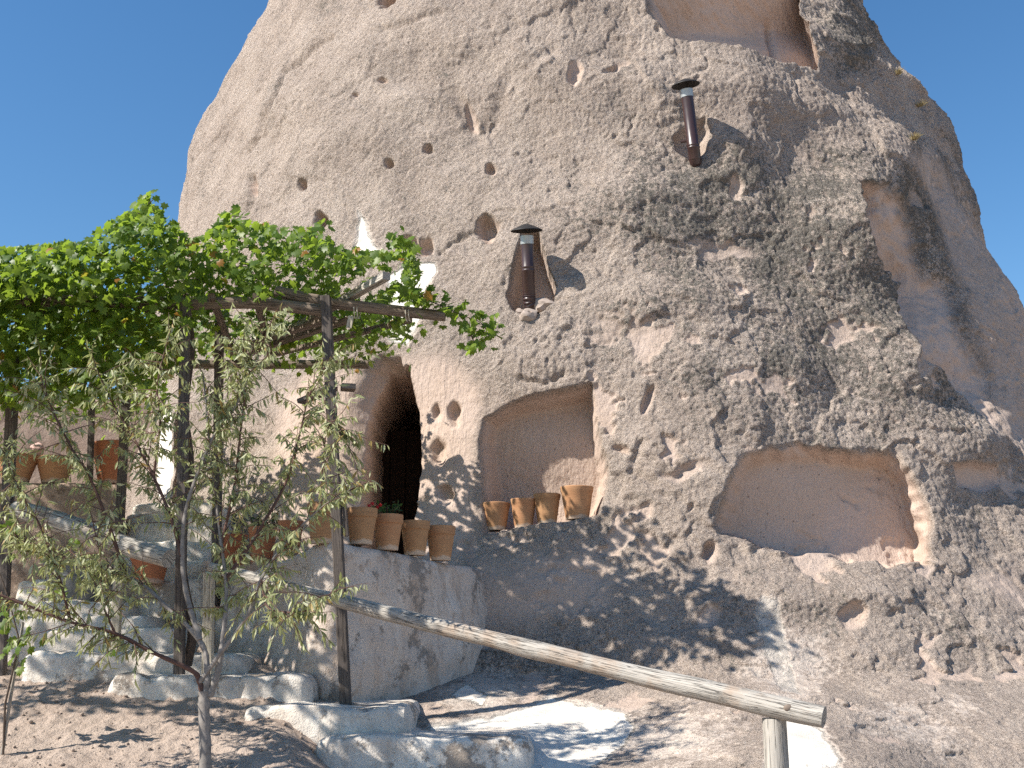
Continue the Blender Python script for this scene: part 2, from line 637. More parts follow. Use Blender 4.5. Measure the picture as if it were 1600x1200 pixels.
def poly_in(poly, edges, wob=1.0):
    """0 outside, rising to 1 inside; edges = how many pixels each side takes to reach full depth"""
    P = np.array(poly, float)
    x0, y0 = P.min(0) - 14
    x1, y1 = P.max(0) + 14
    idx = np.nonzero(front & (PX > x0) & (PX < x1) & (PY > y0) & (PY < y1))[0]
    X, Y = PX[idx] + wx[idx] * wob, PY[idx] + wy[idx] * wob
    ins = np.zeros(len(idx), bool)
    val = np.full(len(idx), 9.0)
    m = len(P)
    for i in range(m):
        a, b = P[i], P[(i + 1) % m]
        c = ((a[1] > Y) != (b[1] > Y))
        with np.errstate(divide='ignore', invalid='ignore'):
            xi = (b[0] - a[0]) * (Y - a[1]) / (b[1] - a[1]) + a[0]
        ins ^= c & (X < xi)
        ab = b - a
        tt = np.clip(((X - a[0]) * ab[0] + (Y - a[1]) * ab[1]) / (ab @ ab), 0, 1)
        d = np.hypot(X - a[0] - tt * ab[0], Y - a[1] - tt * ab[1])
        e = edges if isinstance(edges, (int, float)) else edges[i]
        val = np.minimum(val, d / e)
    out = np.zeros(len(PX), np.float32)
    v = np.clip(val, 0, 1)
    out[idx] = np.where(ins, v * v * (3 - 2 * v), 0)
    return out


def ell_in(cx, cy, rx, ry, rot=0, soft=.45, wob=.5):
    c_, s_ = math.cos(math.radians(rot)), math.sin(math.radians(rot))
    X, Y = PX + wx * wob * min(1, rx / 20) - cx, PY + wy * wob * min(1, ry / 20) - cy
    d = np.hypot((X * c_ + Y * s_) / rx, (-X * s_ + Y * c_) / ry)
    return sstep(1, 1 - soft, d) * front


depth = np.zeros(len(R), np.float32)
carve = np.zeros(len(R), np.float32)
smooth_ = np.zeros(len(R), np.float32)


EX = np.zeros(len(R), np.float32)
EY = np.zeros(len(R), np.float32)


def cut(mask, d, sm=1.0, col=1.0, way=None):
    """hollow the rock out by d metres, towards the axis or along a given plan direction"""
    global depth, carve, smooth_, EX, EY
    if way:
        EX = EX + mask * d * way[0]
        EY = EY + mask * d * way[1]
    else:
        depth = np.maximum(depth, mask * d)
    h = sstep(.02, .3, mask)
    carve = np.maximum(carve, h * col)
    smooth_ = np.maximum(smooth_, h * sm)


# door alcove, door way
cut(poly_in([(524, 900), (528, 700), (538, 620), (560, 575), (592, 552), (626, 558), (642, 600), (655, 645), (657, 700), (648, 790), (642, 900)],
            [80, 75, 60, 45, 30, 14, 8, 8, 8, 8, 30], .5), .45)
door_m = poly_in([(556, 900), (557, 740), (563, 670), (576, 614), (598, 580), (640, 576), (653, 648), (655, 700), (649, 770), (641, 835), (639, 900)], 4, .5)
carve = np.maximum(carve, sstep(.02, .2, door_m)); smooth_ = np.maximum(smooth_, sstep(.02, .2, door_m))
# niche with the pots
cut(poly_in([(750, 826), (747, 760), (745, 690), (750, 648), (790, 630), (860, 616), (926, 604), (932, 645), (940, 695), (948, 735), (947, 768), (934, 808), (850, 817)],
            [18, 20, 20, 18, 18, 16, 7, 7, 7, 7, 8, 6, 6], .45), .38 + .42 * sstep(640, 800, PY))
# long recess low on the right
cut(poly_in([(1120, 800), (1138, 745), (1150, 706), (1205, 690), (1300, 702), (1395, 704), (1440, 760), (1462, 815), (1452, 888), (1400, 887), (1300, 870), (1235, 862), (1165, 850), (1118, 826)],
            [20, 22, 24, 26, 26, 30, 36, 26, 12, 8, 8, 8, 12, 18], 1.6), .32 + .52 * sstep(690, 860, PY), 1, 1, (.30, .95))
# tall hollow on the right flank
cut(poly_in([(1342, 283), (1398, 285), (1422, 310), (1442, 360), (1468, 418), (1498, 450), (1530, 520), (1572, 600), (1612, 700), (1560, 684), (1500, 622), (1450, 572), (1420, 520), (1398, 450), (1368, 390), (1348, 330)],
            [26, 50, 60, 60, 60, 80, 80, 80, 60, 40, 34, 30, 26, 24, 24, 24], 1.2), .48)
cut(poly_in([(1490, 722), (1530, 712), (1568, 722), (1576, 755), (1548, 772), (1500, 762)], 14, .6), .14)
# cave at the top with its floor lip
cut(poly_in([(985, -60), (1012, 15), (1045, 60), (1100, 72), (1160, 82), (1220, 95), (1277, 106), (1281, 80), (1266, 40), (1254, 0), (1250, -60)],
            [14, 12, 5, 4, 4, 4, 6, 8, 10, 12, 60], .6), 1.1, 1, 1, (.38, .92))
# chimney recesses
cut(poly_in([(800, 494), (792, 468), (799, 428), (808, 388), (816, 364), (842, 360), (848, 390), (858, 422), (870, 452), (864, 480), (846, 498), (820, 503)],
            [8, 12, 14, 14, 12, 10, 6, 5, 5, 5, 5, 6], .4), .42)
cut(poly_in([(1046, 218), (1062, 200), (1096, 188), (1112, 205), (1108, 235), (1092, 264), (1076, 256), (1052, 238)], 14, .8), .15, .6, .5)
# round and oval holes
for cx, cy, rx, ry, rot, d in [(762, 355, 24, 25, 0, .26), (768, 260, 11, 14, 0, .16), (610, 259, 8, 9, 0, .13), (669, 233, 8, 9, 0, .13),
                               (480, 297, 9, 9, 0, .14), (664, 384, 19, 22, 0, .20), (640, 380, 20, 18, 0, .14), (602, 0, 22, 16, 0, .35),
                               (508, 352, 12, 16, 0, .2), (682, 645, 9, 17, 0, .10), (708, 648, 12, 22, 0, .15), (679, 706, 18, 26, 0, .16),
                               (690, 767, 19, 21, 0, .18), (655, 785, 14, 24, 0, .06), (968, 104, 30, 10, -20, .12), (898, 106, 14, 24, 10, .10),
                               (1112, 862, 13, 24, 8, .15), (1125, 390, 75, 16, 6, .07), (1010, 632, 9, 26, 25, .07),
                               (970, 708, 18, 7, 20, .06), (1060, 742, 48, 16, -10, .08), (1330, 968, 22, 24, 0, .06), (1110, 960, 22, 26, 10, .05),
                               (600, 130, 10, 6, 0, .06), (735, 180, 10, 24, -25, .10),
                               (1460, 560, 20, 50, 30, .08), (398, 290, 7, 20, 0, .07), (1145, 300, 14, 20, 0, .05), (560, 155, 7, 5, 0, .05)]:
    big_ = max(rx, ry) > 27 and cy > 60
    cut(ell_in(cx, cy, rx, ry, rot, .95 if big_ else .7, 2.0 if big_ else 1.3), d * (.8 if big_ else 1), .7, .6 if big_ else .75)
# hewn wall round the door, bench and the tooled face over the niche
hewn = poly_in([(400, 880), (420, 600), (470, 560), (560, 545), (700, 530), (770, 590), (760, 830), (720, 1010), (560, 1010)], 40)
bench = poly_in([(700, 1000), (705, 835), (940, 822), (1010, 900), (960, 985), (820, 1010)], 60)
smooth_ = np.maximum(smooth_, np.maximum(hewn * .9, bench * .7))
carve = np.maximum(carve, np.maximum(hewn * .92, bench * .85))
tool = poly_in([(800, 560), (830, 520), (928, 500), (930, 606), (860, 618), (800, 632)], 14)
lowr = poly_in([(1470, 900), (1600, 860), (1640, 1000), (1560, 960)], 40) * .8
flank = poly_in([(1400, 250), (1470, 200), (1640, 540), (1640, 760), (1560, 690), (1440, 330)], 30) * .75
carve = np.maximum(carve, np.maximum(lowr, flank))
smooth_ = np.maximum(smooth_, np.maximum(lowr, flank) * .6)

# flaked pockets on the weathered right side
rgt = sstep(820, 1050, PX + 1.0 * (PY - 500)) * sstep(120, 420, PY)
pk = sstep(.36, .50, noise(base * np.array([1, 1, 1.25]), .75, 21) + .4 * noise(base, .22, 22) + .2 * noise(base, .08, 23)) * rgt
pk *= 1 - np.clip(depth * 20, 0, 1)
carve = np.maximum(carve, pk * .8)
smooth_ = np.maximum(smooth_, pk * .8)

# fissures
crk = np.zeros(len(R), np.float32)
for pl, wd, d in [([(512, 60), (470, 92), (440, 110), (424, 160), (405, 205), (384, 232)], 6, .10), ([(430, 190), (412, 212)], 5, .05),
                  ([(690, 20), (640, 40), (600, 48)], 5, .05), ([(860, 75), (800, 108), (778, 150), (770, 185), (742, 212)], 9, .055),
                  ([(745, 210), (722, 175), (715, 150)], 11, .06), ([(1180, -10), (1188, 30), (1212, 76)], 4, .12),
                  ([(395, 280), (402, 305), (392, 335)], 6, .08), ([(690, 395), (720, 372), (742, 362)], 4, .04),
                  ([(880, 590), (850, 605), (815, 600)], 5, .05), ([(1000, 700), (985, 740), (1020, 760)], 6, .05)]:
    X, Y = PX + wx * .6, PY + wy * .6
    for (ax_, ay_), (bx_, by_) in zip(pl[:-1], pl[1:]):
        dx, dy = bx_ - ax_, by_ - ay_
        tt = np.clip(((X - ax_) * dx + (Y - ay_) * dy) / (dx * dx + dy * dy), 0, 1)
        dd = np.hypot(X - ax_ - tt * dx, Y - ay_ - tt * dy)
        crk = np.maximum(crk, d * np.exp(-(dd / wd) ** 2) * front)

# lichen, white runs
lich = .20 + .30 * noise(base, 1.7, 31) + .2 * noise(base, .6, 32)
lich += .50 * sstep(780, 1150, PX) * sstep(120, 330, PY) * sstep(760, 560, PY)
lich += .25 * sstep(700, 900, PX) * sstep(520, 300, PY) * sstep(150, 260, PY)
for lx, ly, sx_, sy_, a in [(1330, 60, 60, 65, 1.0), (1330, 450, 100, 150, .45), (1130, 330, 140, 60, .2), (1480, 640, 80, 60, .35), (1530, 800, 50, 45, .5), (1540, 540, 40, 160, .18),
                            (1250, 960, 140, 40, .3), (1480, 980, 110, 30, .35), (780, 1030, 70, 35, .3), (880, 990, 90, 40, .05), (1230, 170, 170, 75, -.5),  # last entry: sunlight on the upper slope put in as thinner lichen
                            (1000, 720, 90, 70, -.3), (1350, 1130, 200, 50, -.45), (500, 200, 160, 160, -.12), (870, 570, 60, 50, -.6), (1080, 850, 60, 50, -.3),
                            (1220, 60, 35, 30, .8), (930, 830, 60, 14, .15)]:
    lich += a * np.exp(-((PX - lx) / sx_) ** 2 - ((PY - ly) / sy_) ** 2)
white = np.zeros(len(R), np.float32)
for pl, a, e in [([(552, 330), (566, 314), (582, 338), (594, 372), (612, 392), (590, 420), (546, 408)], .95, 20),
                 ([(600, 430), (640, 405), (690, 400), (698, 430), (676, 470), (676, 500), (640, 560), (600, 540)], .95, 18),
                 ([(610, 1175), (670, 1118), (760, 1108), (815, 1088), (855, 1066), (905, 1082), (985, 1094), (1012, 1130), (990, 1170), (930, 1215), (700, 1240)], 1.0, 26),
                 ([(1190, 1085), (1230, 1075), (1262, 1100), (1300, 1130), (1350, 1240), (1170, 1240)], .9, 34),
                 ([(1168, 945), (1190, 918), (1222, 930), (1240, 1010), (1262, 1095), (1215, 1090), (1190, 1010)], .62, 12),
                 ([(236, 780), (238, 640), (262, 632), (268, 700), (266, 780)], .9, 6),
                 ([(690, 1090), (730, 1062), (770, 1085), (760, 1110)], .8, 8)]:
    white = np.maximum(white, poly_in(pl, e, .8) * a)
for lx, ly, sx_, sy_, a in [(1230, 1040, 110, 130, .46), (1050, 1150, 170, 80, .48), (1420, 1130, 190, 90, .38), (760, 1080, 110, 60, .52), (1450, 960, 120, 40, .25)]:
    white = np.maximum(white, a * np.exp(-((PX - lx) / sx_) ** 2 - ((PY - ly) / sy_) ** 2) * front)
smooth_ = np.maximum(smooth_, np.clip(white * 1.1 - .2, 0, .85))
crk *= 1
# second doorway far left
d2 = poly_in([(268, 800), (267, 660), (275, 632), (288, 640), (292, 800)], 4, .4)
carve = np.maximum(carve, d2)

# surface roughness
rough = (1 - .9 * smooth_) * (.8 + .2 * sstep(560, 1000, PX))
b1 = np.abs(noise(base, .20, 41))
b2 = np.abs(noise(base, .085, 42))
b3 = noise(base, .045, 43)
und = noise(base, 3.0, 51) * .22 + noise(base, 1.2, 52) * .11 + noise(base, .5, 53) * .032 * (1 - .5 * smooth_)
wside = front * (1 - np.clip((depth + np.hypot(EX, EY)) * 3, 0, .9))
knob = b1 * .5 + b2 * .9 + b3 * .5
b4 = np.abs(noise(base, .05, 46))
lump = sstep(-.5, .5, noise(base, .9, 47))
disp = und * wside + rough * (b1 * .010 + noise(base, .11, 48) * (.005 + .012 * lump) + b4 * .016 + b3 * .013) + noise(base, .05, 44) * .004
disp += tool * (np.abs(noise(base * np.array([1.0, 1.0, .35]), .06, 45)) * .035)
amt_ = (.28 + .40 * sstep(650, 1050, PX)) * (1 - .8 * smooth_) * front
flake = .055 * sstep(-.035, .035, noise(base * np.array([1, 1, 1.3]), 1.3, 93) + .25 * noise(base, .25, 95)) + .035 * sstep(-.04, .04, noise(base, .65, 94) + .2 * noise(base, .15, 96))
rid = np.clip(1 - np.abs(noise(base * np.array([1, 1, .7]), 1.2, 91) + .12 * noise(base, .2, 97)) * 16, 0, 1) * sstep(.08, .35, noise(base, 1.7, 92))
pits = sstep(.34, .50, noise(base, .17, 98)) * sstep(-.1, .4, noise(base, 1.1, 99))
disp += amt_ * (flake - .045 - rid * .045 - pits * .030)
disp -= pk * .028 + crk
Vr = base + N * disp[:, None]
Vr[:, 0] += EX - sn * depth
Vr[:, 1] += EY + cs * depth
Vr[:, 1] += door_m * 3.4 + d2 * 2.2
i0 = np.arange(nz * nph).reshape(nz, nph)
A_ = i0[:-1, :]
B_ = np.roll(i0, -1, 1)[:-1, :]
C_ = np.roll(i0, -1, 1)[1:, :]
D_ = i0[1:, :]
Fr = np.stack([A_.ravel(), B_.ravel(), C_.ravel(), D_.ravel()], 1)
rock_o = Vector((AX, AY, -1.9))
rme = np_mesh('rock_dwelling', Vr - np.array(rock_o), Fr, M_rock)
ca = rme.color_attributes.new('mask', 'FLOAT_COLOR', 'POINT')
ca.data.foreach_set('color', np.stack([np.clip(carve, 0, 1), np.clip(lich, 0, 1), white, np.ones(len(R))], 1).astype(np.float32).ravel())
ka = rme.attributes.new('knob', 'FLOAT', 'POINT')
ka.data.foreach_set('value', knob.astype(np.float32))
rock = bpy.data.objects.new('rock_dwelling', rme)
rock.location = rock_o
C.objects.link(rock)
tag(rock, 'huge pale pinkish grey rock cone hollowed into cave rooms and niches', 'cave house')

VPX, VPY = project(Vr)


def on_rock(px, py, rad=4):
    """front-most rock point seen at a photo pixel"""
    k = np.nonzero(front & (np.abs(VPX - px) < rad) & (np.abs(VPY - py) < rad))[0]
    if not len(k):
        return at(px, py, 12)
    return at(px, py, float(np.min(Vr[k, 1])))


#@@REST

# ------------------------------------------------------------------ the ground
def ground_z(x, y):
    pl = -.415 + .336 * (y - 9.5) - .011 * (x + 3.16)
    pl = np.minimum(pl, -.22 + .02 * (y - 10))
    lo = -1.6 + np.clip(y - 6.2, 0, 4) * .10
    w = sstep(-.55, -1.7, x + .35 * (y - 8.4))
    z = np.maximum(pl, -1.6) * w + lo * (1 - w)
    k = np.exp(-np.clip(-1.4 - z, -1, 1) * 0)
    far = np.clip(np.hypot(x, y - 10) - 30, 0, 400)
    return z * k - far * .01


gx = np.concatenate([-np.geomspace(600, 7.3, 26), np.linspace(-7, -.6, 330), np.geomspace(.9, 600, 40) - .9 - .55])
gx = np.unique(gx)
gy = np.concatenate([-np.geomspace(600, 1, 18), np.linspace(0, 6.6, 24), np.linspace(6.65, 10.4, 230), np.linspace(10.5, 14, 12), 14 + np.geomspace(.8, 600, 20)])
GX, GY = np.meshgrid(gx, gy)
gs = GX.shape
GP = np.stack([GX.ravel(), GY.ravel(), np.zeros(GX.size)], 1)
gz = ground_z(GP[:, 0], GP[:, 1])
near = (np.hypot(GP[:, 0] + 3, GP[:, 1] - 8) < 6)
gz = gz + near * (noise(GP, 1.1, 61) * .06 + noise(GP, .35, 62) * .028 + np.maximum(noise(GP, .12, 63), 0) * .035 + np.maximum(noise(GP, .06, 64) - .1, 0) * .03)
GP[:, 2] = gz
gi = np.arange(GX.size).reshape(gs)
gme = np_mesh('ground', GP, np.stack([gi[:-1, :-1].ravel(), gi[:-1, 1:].ravel(), gi[1:, 1:].ravel(), gi[1:, :-1].ravel()], 1), M_soil)
ground = bpy.data.objects.new('ground', gme)
C.objects.link(ground)
tag(ground, 'dry pinkish brown soil slope below the steps', 'ground', kind='structure')


def gz1(x, y):
    return float(ground_z(np.array([x]), np.array([y]))[0])


# clods and pebbles lying on the slope: too many to count
ico_v = np.array([(0, 0, 1), (.9, 0, .3), (.28, .85, .35), (-.72, .5, .4), (-.72, -.5, .3), (.28, -.85, .4), (.5, .4, -.5), (-.5, .3, -.5), (0, -.6, -.5)])
ico_f = np.array([(0, 1, 2), (0, 2, 3), (0, 3, 4), (0, 4, 5), (0, 5, 1), (1, 6, 2), (2, 6, 7), (2, 7, 3), (3, 7, 4), (4, 7, 8), (4, 8, 5), (5, 8, 1), (1, 8, 6)])
pv, pf = [], []
for k in range(1500):
    x, y = rnd.uniform(-5.4, -1.5), rnd.uniform(6.9, 9.9)
    r = .006 + .016 * rnd.random() ** 3
    a = rnd.uniform(0, 6.28)
    q = ico_v * np.array([r * rnd.uniform(.8, 1.4), r, r * rnd.uniform(.6, 1)]) * rng.uniform(.8, 1.2, (9, 1))
    q = np.stack([q[:, 0] * math.cos(a) - q[:, 1] * math.sin(a), q[:, 0] * math.sin(a) + q[:, 1] * math.cos(a), q[:, 2]], 1)
    zl = gz1(x, y) + noise1(x, y, 0, 1.1, 61) * .06 + noise1(x, y, 0, .35, 62) * .028 + max(noise1(x, y, 0, .12, 63), 0) * .03
    pv.append(q + np.array([x, y, zl + r * .4]))
    pf.append(ico_f + 9 * k)
pme = np_mesh('clods', np.vstack(pv), np.vstack(pf), M_soil, False)
clods = bpy.data.objects.new('clods', pme)
C.objects.link(clods)
tag(clods, 'loose clods and pebbles lying on the soil slope', 'pebbles', kind='stuff')

# ------------------------------------------------------------------ steps
STEPS = [(486, 835, 1153, 8.60, .0), (372, 640, 1103, 8.95, .0), (160, 486, 1055, 9.35, .0), (25, 382, 1021, 9.70, .0), (45, 277, 982, 10.05, .0),
         (-60, 232, 963, 10.35, .0), (-80, 200, 940, 10.65, .0), (20, 330, 905, 11.0, .0), (120, 330, 875, 11.3, .0), (160, 335, 846, 11.6, .0),
         (190, 335, 820, 11.9, .0), (190, 335, 803, 12.15, .0), (200, 340, 785, 12.4, .0)]
stair = thing('staircase', at(500, 1230, 8.7), 'whitewashed uneven steps climbing beside the plastered wall to the upper doorway', 'stairs')


def make_step(xl, xr, py, Y, k):
    a, b = at(xl, py, Y), at(xr, py, Y)
    nx = max(14, int((b.x - a.x) / .045))
    zt = a.z
    h = .55
    dep = 1.25 if k < 4 else .7
    prof = []
    for v in np.linspace(0, 1, 9):
        prof.append((-.03 + .05 * v, -h + (h - .06) * v))
    for u in np.linspace(0, math.pi / 2, 6)[1:]:
        prof.append((.02 + .06 * (1 - math.cos(u)), -.06 + .06 * math.sin(u)))
    for v in np.linspace(.15, dep, 9):
        prof.append((v, 0))
    prof = np.array(prof)
    pm = len(prof)
    t = np.linspace(0, 1, nx)
    X = a.x + (b.x - a.x) * t
    end = np.minimum(t, 1 - t) * (b.x - a.x)
    rnd_end = np.sqrt(np.clip(1 - (1 - np.clip(end / .12, 0, 1)) ** 2, 0, 1))
    V = np.zeros((nx, pm, 3))
    V[:, :, 0] = X[:, None]
    V[:, :, 1] = Y + prof[None, :, 0] + (1 - rnd_end)[:, None] * .14
    V[:, :, 2] = zt + prof[None, :, 1] - (1 - rnd_end)[:, None] * np.clip(1 + prof[None, :, 1] / .2, 0, 1) * .10
    P = V.reshape(-1, 3)
    w1 = noise(P * np.array([1, .2, .2]), .55, 70 + k)
    w2 = noise(P, .22, 71 + k)
    w3 = noise(P, .07, 72 + k)
    chip = np.clip(noise(P, .16, 74 + k) - .25, 0, 1) * np.tile(sstep(-.16, -.03, prof[:, 1]) * sstep(.35, .1, prof[:, 0]), nx)
    P[:, 1] += w1 * .05 + w2 * .022 + w3 * .010 + chip * .10
    P[:, 2] += noise(P * np.array([1, 0, 0]), .45, 73 + k) * .035 + w2 * .018 + w3 * .008 - chip * .09
    # closed at ends and back
    Vf = P
    idx = np.arange(nx * pm).reshape(nx, pm)
    F = [tuple(q) for q in np.stack([idx[:-1, :-1].ravel(), idx[1:, :-1].ravel(), idx[1:, 1:].ravel(), idx[:-1, 1:].ravel()], 1)]
    F.append(tuple(idx[0, :]))
    F.append(tuple(reversed(idx[-1, :])))
    mb = MB()
    mb.add([tuple(p) for p in Vf], F)
    mb.build('step', M_steps, stair)


for k, (xl, xr, py, Y, _) in enumerate(STEPS):
    make_step(xl, xr, py, Y, k)


# ------------------------------------------------------------------ walls
def wall_sheet(name, path, zb, mat, parent, thick=.35, res=.04, seed=0, amp=.05, batter=.06):
    """path = [(x, y, ztop)] along the face seen from the front; builds face, rounded top and back"""
    path = spline(path, max(30, int(sum(math.dist(p[:2], q[:2]) for p, q in zip(path[:-1], path[1:])) / res)))
    nx = len(path)
    tan = np.gradient(path[:, :2], axis=0)
    tan /= np.linalg.norm(tan, axis=1)[:, None]
    nrm = np.stack([tan[:, 1], -tan[:, 0]], 1)      # towards the viewer when the path runs left to right
    V = []
    nzr = 36
    for i in range(nx):
        x, y, zt = path[i]
        row = []
        for v in np.linspace(0, 1, nzr):
            row.append((x + nrm[i, 0] * batter * (1 - v), y + nrm[i, 1] * batter * (1 - v), zb + (zt - .08 - zb) * v))
        for u in np.linspace(0, math.pi / 2, 5)[1:]:
            r = .08
            row.append((x - nrm[i, 0] * r * (1 - math.cos(u)), y - nrm[i, 1] * r * (1 - math.cos(u)), zt - r + r * math.sin(u)))
        for v in np.linspace(.15, 1, 6):
            row.append((x - nrm[i, 0] * thick * v, y - nrm[i, 1] * thick * v, zt))
        row.append((x - nrm[i, 0] * thick, y - nrm[i, 1] * thick, zb))
        V.append(row)
    V = np.array(V)
    pm = V.shape[1]
    P = V.reshape(-1, 3)
    d = noise(P, .7, seed) * amp + noise(P, .2, seed + 1) * amp * .35 + noise(P, .07, seed + 2) * amp * .12
    nn = np.repeat(nrm, pm, 0)
    P[:, 0] += nn[:, 0] * d
    P[:, 1] += nn[:, 1] * d
    P[:, 2] += noise(P * np.array([1, 1, 0]), .4, seed + 3) * .02 * sstep(zb + .3, path[:, 2].mean(), P[:, 2])
    idx = np.arange(nx * pm).reshape(nx, pm)
    F = [tuple(q) for q in np.stack([idx[:-1, :-1].ravel(), idx[1:, :-1].ravel(), idx[1:, 1:].ravel(), idx[:-1, 1:].ravel()], 1)]
    F.append(tuple(idx[0, :]))
    F.append(tuple(reversed(idx[-1, :])))
    mb = MB()
    mb.add([tuple(p) for p in P], F)
    return mb.build(name, mat, parent)


def pt(px, py, Y):
    p = at(px, py, Y)
    return (p.x, p.y, p.z)


terr = thing('terrace', at(520, 1090, 9.9), 'plastered terrace wall with worn limewash in front of the cave doorway', 'terrace')
wall_sheet('retaining_wall', [pt(350, 905, 11.0), pt(400, 888, 10.8), pt(445, 870, 10.45), pt(485, 852, 10.08), pt(516, 845, 9.92), pt(545, 850, 10.0), pt(590, 858, 10.3), pt(640, 867, 10.65), pt(702, 879, 11.05), pt(745, 886, 11.5), pt(790, 893, 12.2)],
           -.75, M_wall, terr, .5, .035, 80, .085, .14)
fl = MB()
fp = [at(350, 905, 11.05), at(445, 870, 10.6), at(516, 845, 10.15), at(640, 867, 10.9), at(720, 882, 11.4)]
top = [(p.x, p.y, .72) for p in fp] + [(-.2, 13.2, .72), (-3.4, 13.6, .72)]
bot = [(x, y, -.3) for x, y, z in top]
n7 = len(top)
fl.add(top + bot, [tuple(range(n7)), tuple(reversed(range(n7, 2 * n7)))] + [(i, n7 + i, n7 + (i + 1) % n7, (i + 1) % n7) for i in range(n7)])
fl.build('floor', M_mud, terr, False)

pw = thing('planter_wall', at(60, 830, 11.4), 'low beige mud wall carrying the wide terracotta planters', 'wall')
wall_sheet('wall_body', [pt(-260, 756, 11.2), pt(-60, 754, 11.3), pt(60, 753, 11.4), pt(125, 755, 11.5), pt(196, 757, 11.65)], .35, M_mud, pw, .6, .06, 90, .03)
bw = thing('back_wall', at(120, 720, 15.5), 'brown mud wall in shade behind the planters under the vine', 'wall')
wall_sheet('wall_body', [pt(-420, 596, 15.0), pt(-100, 606, 15.2), pt(80, 618, 15.4), pt(250, 628, 15.6)], .4, M_mud, bw, .4, .08, 95, .05)

# door leaf inside the doorway, coloured near-black to put the passage's shade in
dp = on_rock(625, 840)
dl = MB()
dy = 14.6
for i in range(6):
    x0 = -1.95 + i * .21
    dl.bar((x0, dy + (i % 2) * .006, .55), (x0, dy + (i % 2) * .006, 2.75), .2, .04, (0, 1, 0))
dleaf = dl.build('door', M_dw, rock, False)

# ------------------------------------------------------------------ terracotta pots
POT = {'rimmed': [(.0, 0), (.70, 0), (.72, .02), (.93, .72), (.935, .74), (1.0, .75), (1.01, .77), (1.02, .97), (1.0, 1.0), (.90, 1.0), (.88, .97), (.86, .86), (.0, .86)],
       'flared': [(.0, 0), (.66, 0), (.68, .02), (.80, .40), (.92, .80), (.97, .86), (1.0, .98), (.97, 1.0), (.90, .99), (.86, .86), (.0, .85)],
       'bowl': [(.0, 0), (.55, 0), (.58, .02), (.72, .4), (.90, .84), (1.04, .86), (1.06, .90), (1.05, .99), (1.02, 1.0), (.90, 1.0), (.86, .9), (.0, .88)]}


def pot(base, rad, h, kind, label, mat, name='flower_pot', group=None, lean=(0, 0), cat='flower pot'):
    base = Vector(base)
    pr = POT[kind]
    root = thing(name, base, label, cat, group)
    ax = Vector((lean[0], lean[1], 1))
    body = [(r * rad, z * h) for r, z in pr]
    b = MB().lathe(base, body[:-1], 30, ax)
    # a ring or two turned in the clay
    b.build('body', mat, root)
    MB().lathe(base, [(pr[-2][0] * rad, pr[-2][1] * h - .004), (.3 * rad, pr[-2][1] * h + .012), (.0001, pr[-2][1] * h + .008)], 20, ax).build('soil', M_soil, root)
    return root


def pot_px(cx, ybase, wpx, hpx, Y, kind, label, mat=None, **kw):
    p = at(cx, ybase, Y)
    s_ = Y / FPX * 1.02
    return pot(p, wpx / 2 * s_, hpx * s_, kind, label, mat or M_tc, **kw)


G1 = 'rimmed pots along the terrace wall'
pot_px(504, 850, 50, 62, 9.99, 'rimmed', 'ochre stained rimmed clay pot half hidden behind the tall dark pergola post', group=G1)
pot_px(564, 851, 47, 55, 10.22, 'rimmed', 'ochre rimmed clay pot just to the doorway side of the tall dark pergola post', group=G1)
P_her = pot_px(605, 860, 46, 54, 10.50, 'rimmed', 'pinkish rimmed clay pot with limed foot holding red flowered herb', group=G1)
pot_px(648, 868, 44, 52, 10.80, 'rimmed', 'rimmed clay pot between the herb pot and the end pot of the wall', group=G1)
pot_px(688, 876, 44, 52, 11.06, 'rimmed', 'last rimmed clay pot where terrace wall meets the rock bench', group=G1)
pot_px(452, 868, 40, 52, 10.62, 'flared', 'red clay pot on the terrace wall behind the silvery tree', M_tcr, group=G1)
P_dark = pot_px(408, 884, 44, 58, 10.95, 'flared', 'red clay pot holding a dark leaved plant behind the silvery tree', M_tcr, group=G1)
pot_px(362, 898, 42, 60, 11.2, 'flared', 'red clay pot at the stair end of the terrace wall', M_tcr, group=G1)
G2 = 'flared pots in the rock niche'
for cx, yb, w_, h_, lab in [(775, 829, 44, 38, 'small flared clay pot at the doorway end of the niche row'),
                            (818, 825, 40, 40, 'narrow dull flared clay pot second in the niche row from the doorway'),
                            (855, 819, 42, 42, 'grey brown flared clay pot beside the bright end pot of the niche'),
                            (902, 812, 52, 46, 'bright orange flared clay pot at the outer end of the niche row')]:
    yl = on_rock(cx, yb + 6).y
    pot_px(cx, yb, w_, h_ + 4, yl + .24, 'flared', lab, group=G2, name='flower_pot')
pot_px(232, 912, 58, 46, 10.95, 'rimmed', 'bright red clay pot standing on the steps under the handrail', M_tcr)
pot_px(84, 756, 62, 40, 11.62, 'bowl', 'wide orange bowl planter on the mud wall next to the urn', M_tc, name='bowl_planter', group='bowl planters on the mud wall')
pot_px(24, 754, 66, 42, 11.5, 'bowl', 'wide orange bowl planter bearing the pale pink stone', M_tc, name='bowl_planter', group='bowl planters on the mud wall')
pot_px(170, 757, 46, 66, 11.9, 'flared', 'tall orange clay urn leaning beside the stair', M_tcr, name='clay_urn', lean=(-.12, 0), cat='urn')


